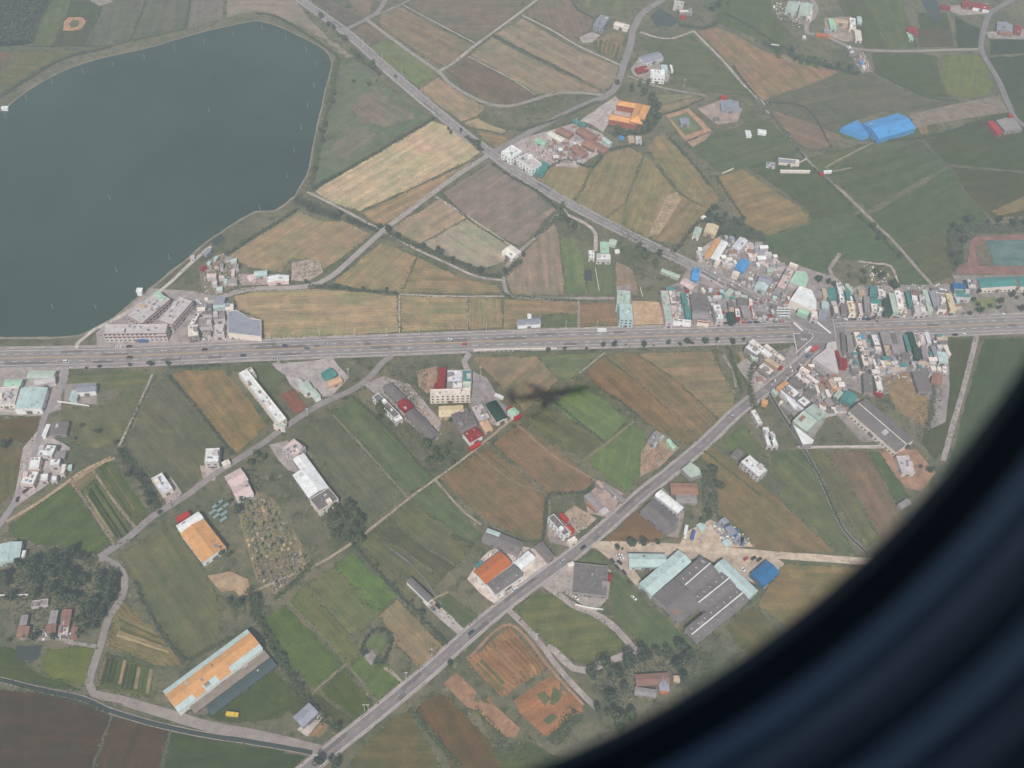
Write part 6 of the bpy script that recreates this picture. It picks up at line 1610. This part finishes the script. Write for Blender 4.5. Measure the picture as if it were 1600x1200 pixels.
# white railing posts of the reed-side wall along the upper diagonal road
mb = MB(); L = smooth_line(W('598,112 625,135 655,160 680,178'), 2.2); N = normals(L)
wl = empty('guard_rail', (L[0].x, L[0].y, 0)); o0 = L[0]
for p, q in zip(L, N):
    c = p - o0; mb.box(c.x - .25, c.x + .25, c.y - .25, c.y + .25, 0, 1.2)
mb.build('posts', 'post', wl); mb = MB()
for i in range(len(L) - 1): mb.tube(L[i] - o0 + Vector((0, 0, 1)), L[i + 1] - o0 + Vector((0, 0, 1)), .1, .1, 5)
mb.build('rail', 'post', wl); tag(wl, 'white post-and-rail parapet beside the upper diagonal road', 'guard rail')

# ------------------------------------------------------------------ walls round yards
for i, (pts, lab, c) in enumerate((('358,612 0,0', '', ''),)): pass
WALLS = (('90,628 140,635', 'low white garden wall below the slate roofed house', 'white'), ('0,642 62,646', 'long pale wall under the aqua hall', 'lightgrey'),
  ('1400,697 1245,699', 'pale boundary wall along the head of the canal fields', 'lightgrey'), ('740,548 800,546 870,545', 'low pale kerb wall under the central highway', 'cream'),
  ('1000,450 1004,465', 'short white wall beside the lean garden', 'white'), ('930,420 936,455', 'white garden wall on the bright green lawn', 'white'),
  ('1060,240 0,0', '', ''), ('1225,262 1258,250', '', ''), ('898,945 920,950 942,953', 'curved white entrance wall of the parking yard', 'white'),
  ('1235,262 1260,249', 'white strip wall by the far slate sheds', 'cream'), ('890,340 880,326', 'low rail at the lane turning', 'cream'), ('0,931 45,930', 'thin white wall above the woodland farm', 'white'),
  ('1204,70 1220,72', 'white fence by the upper hamlet', 'white'), ('1128,272 1146,264', 'white wall below the mustard strip', 'cream'))
for pts, lab, c in WALLS:
    if not lab or '0,0' in pts: continue
    L = smooth_line(W(pts), 4); N = normals(L); o0 = Vector((L[0].x, L[0].y, 0)); mb = MB()
    for i in range(len(L) - 1):
        a, b = L[i] - o0, L[i + 1] - o0; n_ = N[i] * .15; H_ = 1.5
        mb.quad((a - n_)[:], (b - n_)[:], (b - n_ + Vector((0, 0, H_)))[:], (a - n_ + Vector((0, 0, H_)))[:]); mb.quad((b + n_)[:], (a + n_)[:], (a + n_ + Vector((0, 0, H_)))[:], (b + n_ + Vector((0, 0, H_)))[:])
        mb.quad((a - n_ + Vector((0, 0, H_)))[:], (b - n_ + Vector((0, 0, H_)))[:], (b + n_ + Vector((0, 0, H_)))[:], (a + n_ + Vector((0, 0, H_)))[:])
    tag(mb.build('garden_wall', 'wall', col=C(c), loc=o0), lab, 'wall')

# ------------------------------------------------------------------ vehicles
def car_meshes(kind):
    L, wd, h1, h2 = dict(car=(4.4, 1.75, .85, 1.45), van=(4.8, 1.8, 1.0, 1.95), truck=(7.5, 2.3, 1.1, 2.9))[kind]
    x, y = L / 2, wd / 2; mb = MB()
    prof = [(-x, .35), (x, .35), (x, .65), (x * .92, h1 * .95), (-x * .95, h1), (-x, .7)] if kind != 'truck' else [(-x, .5), (x, .5), (x, 1.1), (-x, 1.1)]
    for s in (-1, 1):
        P = [(a, s * y, b) for a, b in prof]; mb.poly(P if s < 0 else P[::-1])
    for (a, b), (c, d) in zip(prof, prof[1:] + prof[:1]): mb.quad((a, -y, b), (a, y, b), (c, y, d), (c, -y, d))
    if kind == 'truck': mb.box(x - 1.9, x, -y, y, 1.1, 2.5)
    cab = MB(); yy = y * .82
    if kind == 'truck': cab.box(-x, x - 2.1, -y, y, 1.11, h2)
    else:
        r0, r1, t0, t1 = (-x * .8, x * .45, -x * .5, x * .12) if kind == 'car' else (-x * .96, x * .7, -x * .9, x * .45)
        b4 = [(r0, -y * .97), (r1, -y * .97), (r1, y * .97), (r0, y * .97)]; t4 = [(t0, -yy), (t1, -yy), (t1, yy), (t0, yy)]
        for k in range(4): a, b, c, d = b4[k], b4[(k + 1) % 4], t4[(k + 1) % 4], t4[k]; cab.quad((*a, h1 * .95), (*b, h1 * .95), (*c, h2), (*d, h2))
    rf = MB()
    if kind != 'truck': rf.box(t0, t1, -yy, yy, h2, h2 + .05)
    wh = MB()
    wh.tube((0, -.12, .33), (0, .12, .33), .33, .33, 12)
    out = []
    for nm, b_, m in (('body', mb, 'paint'), ('cabin' if kind != 'truck' else 'cargo_box', cab, 'glass' if kind != 'truck' else 'paint'), ('roof', rf, 'paint'), ('wheel', wh, 'rubber')):
        if not b_.v: continue
        me = bpy.data.meshes.new(nm); me.from_pydata(b_.v, [], b_.f); me.materials.append(M[m]); out.append((nm, me))
    return out, x * .62, y
CM = {k: car_meshes(k) for k in ('car', 'van', 'truck')}
CC = dict(white=(.8, .8, .8), black=(.02, .02, .025), silver=(.45, .47, .5), red=(.6, .05, .05), blue=(.05, .12, .35), darkblue=(.03, .05, .12), yellow=(.75, .5, .05), grey=(.2, .2, .22))
def vehicle(kind, col, pt, toward, lab, grp):
    p = G(*pt); q = G(*toward); a = math.atan2(q.y - p.y, q.x - p.x); o = empty({'car': 'parked_car', 'van': 'van', 'truck': 'truck'}[kind], (p.x, p.y, .2), a)
    ms, wx, wy = CM[kind]
    for nm, me in ms:
        if nm == 'wheel':
            for sx in (-1, 1):
                for sy in (-1, 1): put('wheel', me, o, (sx * wx, sy * (wy - .1), 0))
        else: put(nm, me, o, (0, 0, 0), 0, (*CC[col], 1))
    tag(o, lab, kind, grp)
VEH = '''
van white 104,566 130,565|white van stopped at the lane mouth below the highway
car silver 508,538 540,537|silver car on the highway left of the white one
car white 702,531 730,530|white car in the far lane of the central highway
car red 725,539 700,540|red car in the near lane of the highway
truck white 940,518 970,517|small white truck on the highway before the tall green block
car darkblue 445,541 470,540|dark blue car on the highway near the slate roofed corner
car grey 480,545 500,544|grey car on the highway beyond the dark blue one
car black 320,547 345,546|black car on the highway by the pond row
car black 203,559 230,558|black car on the near lane by the pond road
car darkblue 380,556 400,555|dark car low on the highway by the verge hedge
car white 185,543 205,542|white car parked before the red-banded pond row
car black 202,542 220,541|black car parked before the red-banded pond row
truck blue 225,534 250,533|blue truck parked under the pond row's awnings
car black 618,120 640,138|dark car on the upper diagonal road
car silver 1143,651 1160,638|silver car on the road down from the junction
car black 911,856 925,844|black car on the road near the sandy lane
car darkblue 736,989 755,974|dark car on the road by the grey yard
car white 804,921 820,908|white car on the road beside the terracotta warehouse
car black 684,948 692,956|black car parked at the end of the narrow grey house
car grey 677,952 685,960|grey car parked beside the black one at the narrow house
car black 40,768 50,760|black car in the white hamlet's yard
car black 28,781 32,770|second black car in the white hamlet's yard nearer the lane
truck white 1262,548 1270,541|white lorry waiting beside the triangular island
truck red 1272,547 1285,538|red lorry on the road at the junction
car blue 1262,557 1270,550|dark blue car behind the red lorry
car red 1165,874 1172,869|red car in the works' sandy car park
car black 1177,873 1184,868|black car beside the red one in the works' car park
car black 1186,875 1193,870|black car under the blue shed in the works' car park
car white 990,935 996,940|white car beside the works' aqua roof
car white 968,868 978,868|white car at the gate end of the works' drive
car white 970,873 980,873|second white car at the works' gate, nearer the aqua roof
car black 968,880 975,885|black car first in the line beside the aqua roof
car darkblue 957,877 964,885|dark blue car in the line along the works' drive
car darkblue 964,887 971,895|dark blue car second in the line along the works' drive
car darkblue 975,895 982,903|dark blue car last in the line along the works' drive
car white 900,935 906,940|white car in the yard with the curved wall
truck blue 1082,838 1084,830|blue lorry on the sandy ground by the thicket
truck white 1071,830 1073,820|white lorry on the sandy ground behind the long hall
van white 1070,841 1072,834|white van behind the white lorry on sand
car silver 879,877 886,872|silver car in the roadside yard
car white 1160,890 1165,895|white car parked below the works' car park
truck yellow 364,1118 376,1119|yellow lorry on the grass below the long barn
car white 1566,492 1580,491|white car on the highway before the school
car white 1505,523 1515,522|white car parked at the lower highway edge
car black 1492,524 1482,525|black car parked near the white one at the lower highway edge
car blue 1350,499 1360,498|blue car at the kerb beyond the junction
car black 1356,500 1366,499|black car at the kerb beyond the junction
car silver 1312,508 1330,507|silver car inside the slip lane past the junction
car silver 430,561 450,560|pale car on the near carriageway by the gravel yard
truck white 780,622 770,617|white lorry in the yard by the aeroplane's shadow
car white 965,775 970,768|white car in the sandy yard beside the road
car silver 805,920 0,0|
'''
for ln in VEH.strip().split('\n'):
    a, lab = ln.split('|')
    if not lab: continue
    k, c, p, q = a.split(); vehicle(k, c, tuple(map(float, p.split(','))), tuple(map(float, q.split(','))), lab, 'vehicles')
for r in range(4):
    for cidx in range(4):
        x, y = 1140 + (612 + cidx * 33 + (18 if cidx > 1 else 0) - r * 3) / 8, 400 + (672 + r * 33) / 8
        vehicle('van', 'white', (x, y), (x + 10, y), 'white van in the ranks parked beside the junction', 'white vans ranked beside the junction')
rnd = random.Random(77)
for k in range(34):       # kerbside cars before the shops
    t = rnd.random(); s = rnd.random() < .5
    x = 1045 + t * 180 if s else 1318 + t * 170
    y = (509.5 - (x - 1045) * .025) if s else (502 - (x - 1318) * .05)
    c = rnd.choice(('white', 'silver', 'black', 'grey', 'red', 'blue')); vehicle('car', c, (x, y - 1.5), (x + 20, y - 1.9), f'{c} car parked at the kerb before the {"near" if s else "far"} town shops', 'cars before the town shops')
# stacked blue containers and pipes on the works' sandy yard
for k in range(9):
    p = G(1125 + k * 4.2 + (k % 2) * 3, 818 + k * 4.4 - (k % 3) * 3); mb = MB(); mb.box(-3, 3, -1.2, 1.2, 0, 2.4); mb.box(-3.05, -2.8, -1.25, 1.25, 0, 2.5); mb.box(2.8, 3.05, -1.25, 1.25, 0, 2.5)
    tag(mb.build('container', 'metal', col=C(('slate', 'grey', 'steelblue')[k % 3]), loc=(p.x, p.y, .06), rz=.9 + .2 * (k % 3)), 'steel container laid out on the sandy yard near the works', 'container', 'containers on the sandy yard')

# weeds and rough grass that break up the field borders
rnd = random.Random(5)
for nm_, mt_, pr in (('undergrowth', 'leaf', .42), ('undergrowth', 'leafy', .2), ('undergrowth', 'leafd', .14)):
    mb = MB()
    for ln in FIELDS.strip().split('\n'):
        P = W(ln.split(' ', 2)[2])
        for a, b in zip(P, P[1:] + P[:1]):
            d = (b - a).length; t = (b - a) / max(d, .01); nn = Vector((-t.y, t.x, 0))
            if max(abs(a.x), abs(b.x)) > 900 or max(a.y, b.y) > 1400: continue
            for k in range(int(d / 1.3)):
                if rnd.random() > pr: continue
                c = a + t * (k * 1.3 + rnd.random()) + nn * rnd.gauss(0, .8); s = rnd.uniform(.2, .75); an = rnd.uniform(0, 6.28)
                u = Vector((math.cos(an), math.sin(an), rnd.uniform(-.4, .4))) * s; v = Vector((-math.sin(an), math.cos(an), rnd.uniform(-.4, .4))) * s; c.z = rnd.uniform(.1, .7)
                mb.quad(tuple(c - u), tuple(c - v), tuple(c + u), tuple(c + v))
    tag(mb.build(nm_, mt_), kind='stuff')

# rubble, crates and scrap lying about in yards: nobody could count it
def debris(pg, n_, cols, seed, smax=1.6):
    P = W(pg); xs = [q.x for q in P]; ys = [q.y for q in P]; rnd = random.Random(seed)
    for ci, c in enumerate(cols):
        mb = MB(); k = 0
        while k < n_ // len(cols):
            q = Vector((rnd.uniform(min(xs), max(xs)), rnd.uniform(min(ys), max(ys)), 0))
            if not inside(q, P): continue
            k += 1; a = rnd.uniform(.3, smax); b = rnd.uniform(.3, smax * .8); h = rnd.uniform(.2, 1.3); t = rnd.uniform(0, 3.1); cs, sn = math.cos(t), math.sin(t)
            k0 = len(mb.v); mb.box(-a / 2, a / 2, -b / 2, b / 2, .1, .1 + h)
            for i in range(k0, len(mb.v)): x, y, z = mb.v[i]; mb.v[i] = (q.x + x * cs - y * sn, q.y + x * sn + y * cs, z)
        tag(mb.build('debris', 'concrete', col=C(c)), kind='stuff')
debris('318,418 345,394 372,410 378,438 345,460 320,458', 420, ('lightgrey', 'pink', 'grey', 'tan', 'rust'), 1, 1.2)
debris('1040,452 1230,470 1230,500 1045,508', 420, ('white', 'grey', 'red', 'lightgrey', 'dark'), 2)
debris('1310,445 1490,445 1500,488 1306,500', 380, ('white', 'grey', 'teal', 'lightgrey', 'dark'), 3)
debris('1310,524 1476,524 1478,600 1340,600', 420, ('white', 'grey', 'slate', 'lightgrey', 'dark'), 4)
debris('1190,600 1250,560 1300,590 1345,640 1260,660', 260, ('white', 'grey', 'rust', 'dark'), 5)
debris('1090,425 1150,380 1210,400 1232,440 1200,470', 220, ('white', 'grey', 'rust', 'dark'), 6)
debris('1110,815 1150,825 1180,852 1130,850', 200, ('slate', 'grey', 'white'), 7)
debris('855,830 905,800 930,812 890,850', 160, ('lightgrey', 'grey', 'tan', 'dark'), 8, 1.2)
debris('745,880 780,855 835,858 790,930', 140, ('white', 'grey', 'slate'), 9)
debris('800,240 850,215 930,205 950,228 880,258 845,262', 220, ('white', 'grey', 'rust', 'dark'), 10)
debris('640,610 665,640 690,680 670,660', 120, ('tan', 'tan', 'lightgrey'), 11, 1.2)
debris('25,990 115,985 112,1000 30,1000', 90, ('white', 'grey'), 12)
debris('1205,0 1262,20 1250,45 1215,30', 120, ('white', 'tan', 'grey'), 13)
debris('1332,88 1350,84 1362,110 1346,112', 90, ('white', 'grey', 'red'), 14)
debris('458,410 500,408 502,424 482,438 460,436', 120, ('tan', 'lightgrey', 'grey'), 15, 1.1)
debris('1345,412 1372,418 1390,430 1385,445 1360,440', 90, ('white', 'tan', 'grey'), 16)
debris('1000,705 1030,690 1050,705 1020,740', 110, ('tan', 'grey', 'rust'), 17, 1.1)
debris('300,470 352,462 402,530 305,535', 150, ('white', 'grey', 'dark'), 18)
# ------------------------------------------------------------------ the airliner the picture is taken from
PSI, BANK, RF = math.radians(12.6), math.radians(29), 3.1
fx = Vector((math.cos(PSI), math.sin(PSI), 0))
ny = Vector((-math.sin(PSI) * math.cos(BANK), math.cos(PSI) * math.cos(BANK), -math.sin(BANK)))
uz = fx.cross(ny)
XW, HZ, HX = 15.0, .34, .32                       # window station, half panel size
YW = math.sqrt(RF * RF - HZ * HZ)
PANE = .15                                         # the lens is this far inside the pane
# window frame coordinates (along the cabin, up) measured from the lens
OX, OZ = -.0175, .042
org = EYE + ny * (PANE - YW) - fx * (XW - OX) + uz * OZ
jet = bpy.data.objects.new('airliner', None); link(jet)
jet.matrix_world = Matrix.Translation(org) @ Matrix((fx, ny, uz)).transposed().to_4x4()
tag(jet, 'airliner in flight, its dark curved cabin window surround filling the lower corner', 'airplane')
M['skin'] = plain('white_aircraft_paint', (.7, .7, .72), .3, .5, 0, .03)
M['seal'] = plain('black_window_seal', (.13, .15, .18), .6, .3, 0, .05, 30)
M['trim'] = plain('grey_window_trim', (.33, .44, .56), .5, .3, 0, .05, 30)
M['lining'] = plain('dark_cabin_lining', (.38, .45, .54), .6, .3, 0, .08, 20)
# fuselage skin, one cell left open for the window panel
xs = [-31, -29.5, -27, -24, -20, -15, -8, 0, 7, XW - HX, XW + HX, 20, 24, 27, 29, 30.3, 31]
def rad(x):
    if x > 22: t = (x - 22) / 9.0; return RF * math.sqrt(max(0, 1 - t ** 2.2)) + .02
    if x < -12: t = (-12 - x) / 19.0; return RF * (1 - t ** 1.6) + .25 * t
    return RF
def zc(x): return (-12 - x) / 19.0 * 1.5 if x < -12 else 0
ta = math.asin(HZ / RF); angs = [-ta, ta] + [ta + (2 * math.pi - 2 * ta) * k / 39 for k in range(1, 39)]
vs_, fs_ = [], []
for x in xs:
    for a in angs: vs_.append((x, math.cos(a) * rad(x), zc(x) + math.sin(a) * rad(x)))
nA = len(angs); iw = xs.index(XW - HX)
for i in range(len(xs) - 1):
    for k in range(nA):
        if i == iw and k == 0: continue
        k2 = (k + 1) % nA; fs_.append((i * nA + k, (i + 1) * nA + k, (i + 1) * nA + k2, i * nA + k2))
fs_.append(tuple(reversed(range(nA)))); fs_.append(tuple((len(xs) - 1) * nA + k for k in range(nA)))
mesh('fuselage', vs_, fs_, 'skin', jet)
# rounded-rectangle loops around the opening: (grow, depth inwards)
RC, CXH, CZH, NS = .1476, .0125, .040, 24
def loop(grow, depth):
    P = []
    for qx, qz, a0 in ((1, 1, 0), (-1, 1, 90), (-1, -1, 180), (1, -1, 270)):
        for k in range(NS + 1):
            a = math.radians(a0 + 90 * k / NS); P.append((XW + qx * CXH + math.cos(a) * (RC + grow), YW - depth, qz * CZH + math.sin(a) * (RC + grow)))
    return P
def ring(name, prof, m):
    vs_, fs_ = [], []; 
    for gp in prof: vs_ += loop(*gp)
    n_ = 4 * (NS + 1)
    for i in range(len(prof) - 1):
        for k in range(n_): k2 = (k + 1) % n_; fs_.append((i * n_ + k, i * n_ + k2, (i + 1) * n_ + k2, (i + 1) * n_ + k))
    return mesh(name, vs_, fs_, m, jet, smooth=False)
# outer skin panel between the open cell and the window hole
lp = loop(0, 0); n_ = len(lp); outer = []
for (x, y, z) in lp:
    dx, dz = x - XW, z; s = min(HX / max(abs(dx), 1e-6), HZ / max(abs(dz), 1e-6)); outer.append((XW + dx * s, YW, dz * s))
mesh('window_panel', lp + outer, [(k, (k + 1) % n_, n_ + (k + 1) % n_, n_ + k) for k in range(n_)], 'skin', jet)
ring('window_seal', [(0, 0), (.0005, .003), (.005, .0075)], 'seal')
ring('trim_ring', [(.005, .0075), (.0058, .009), (.0066, .0125), (.0078, .0142)], 'trim')
ring('reveal', [(.0078, .0142), (.0092, .0178), (.0112, .0205), (.0135, .0222)], 'lining')
ring('trim_ring', [(.0135, .0222), (.0143, .0240), (.0150, .0280), (.0166, .0300)], 'trim')
ring('cabin_lining', [(.0166, .0300), (.019, .0345), (.03, .046), (.05, .062), (.09, .085), (.14, .10), (.24, .12)], 'lining')
mbp = MB(); mbp.poly(loop(0, .001)); 
m = bpy.data.materials.new('window_pane'); m.use_nodes = True; nn_ = m.node_tree.nodes; nn_.remove(nn_['Principled BSDF']); tb = nn_.new('ShaderNodeBsdfTransparent'); m.node_tree.links.new(tb.outputs[0], nn_['Material Output'].inputs[0])
M['pane'] = m; mbp.build('window_pane', 'pane', jet)
# wings, tail, engines
def wing(name, root0, root1, tip0, tip1, th):
    """root/tip leading and trailing points; a thin lens section"""
    mb = MB(); R0, R1, T0, T1 = map(Vector, (root0, root1, tip0, tip1)); sec = []
    up = Vector((0, 0, 1)) if abs((T0 - R0).z) < abs((T0 - R0).y) else Vector((0, 1, 0))
    for a, b, t in ((R0, R1, th), (T0, T1, th * .25)):
        c = []
        for k in range(12):
            s = k / 11.0; c.append(a.lerp(b, s) + up * t * math.sin(math.pi * s ** .6))
        for k in range(10, 0, -1):
            s = k / 11.0; c.append(a.lerp(b, s) - up * t * .7 * math.sin(math.pi * s ** .6))
        sec.append(c)
    k0 = len(sec[0]); mb.v = [tuple(p) for p in sec[0] + sec[1]]; mb.uv = [(0, 0)] * len(mb.v)
    for k in range(k0): mb.f.append((k, (k + 1) % k0, k0 + (k + 1) % k0, k0 + k))
    mb.f.append(tuple(range(k0))); mb.f.append(tuple(reversed(range(k0, 2 * k0))))
    mb.build(name, 'skin', jet)
for s in (1, -1):
    wing('wing', (8.5, s * 1.5, -1.8), (-4.5, s * 1.5, -1.8), (-9.5, s * 30, 1.2), (-12.5, s * 30, 1.2), .75)
    wing('tailplane', (-24, s * .8, 1), (-29, s * .8, 1), (-29.5, s * 9.7, 2), (-31.6, s * 9.7, 2), .25)
    mb = MB(); 
    for x0, x1, r0, r1 in ((8.2, 7.6, 1.25, 1.5), (7.6, 4.6, 1.5, 1.45), (4.6, 2.2, 1.45, .8)): mb.tube((x0, s * 9.4, -2.9), (x1, s * 9.4, -2.9), r0, r1, 20)
    mb.box(1.5, 5, s * 9.4 - .2, s * 9.4 + .2, -2.2, -1.0); mb.build('engine', 'skin', jet)
wing('tail_fin', (-22, 0, 2.4), (-29.5, 0, 1.8), (-29, 0, 10.5), (-31.8, 0, 10.5), .3)

# ------------------------------------------------------------------ haze
g2 = 8300; mb = MB(); mb.box(-g2, g2, -g2, g2, -1.0, H + 30)
m = bpy.data.materials.new('haze'); m.use_nodes = True; nn_ = m.node_tree.nodes; nn_.remove(nn_['Principled BSDF'])
pv = nn_.new('ShaderNodeVolumePrincipled'); pv.inputs['Color'].default_value = (.78, .90, .97, 1); pv.inputs['Density'].default_value = HAZE; pv.inputs['Anisotropy'].default_value = 0.0
m.node_tree.links.new(pv.outputs[0], nn_['Material Output'].inputs['Volume']); M['hz'] = m
tag(mb.build('haze', 'hz'), kind='stuff')
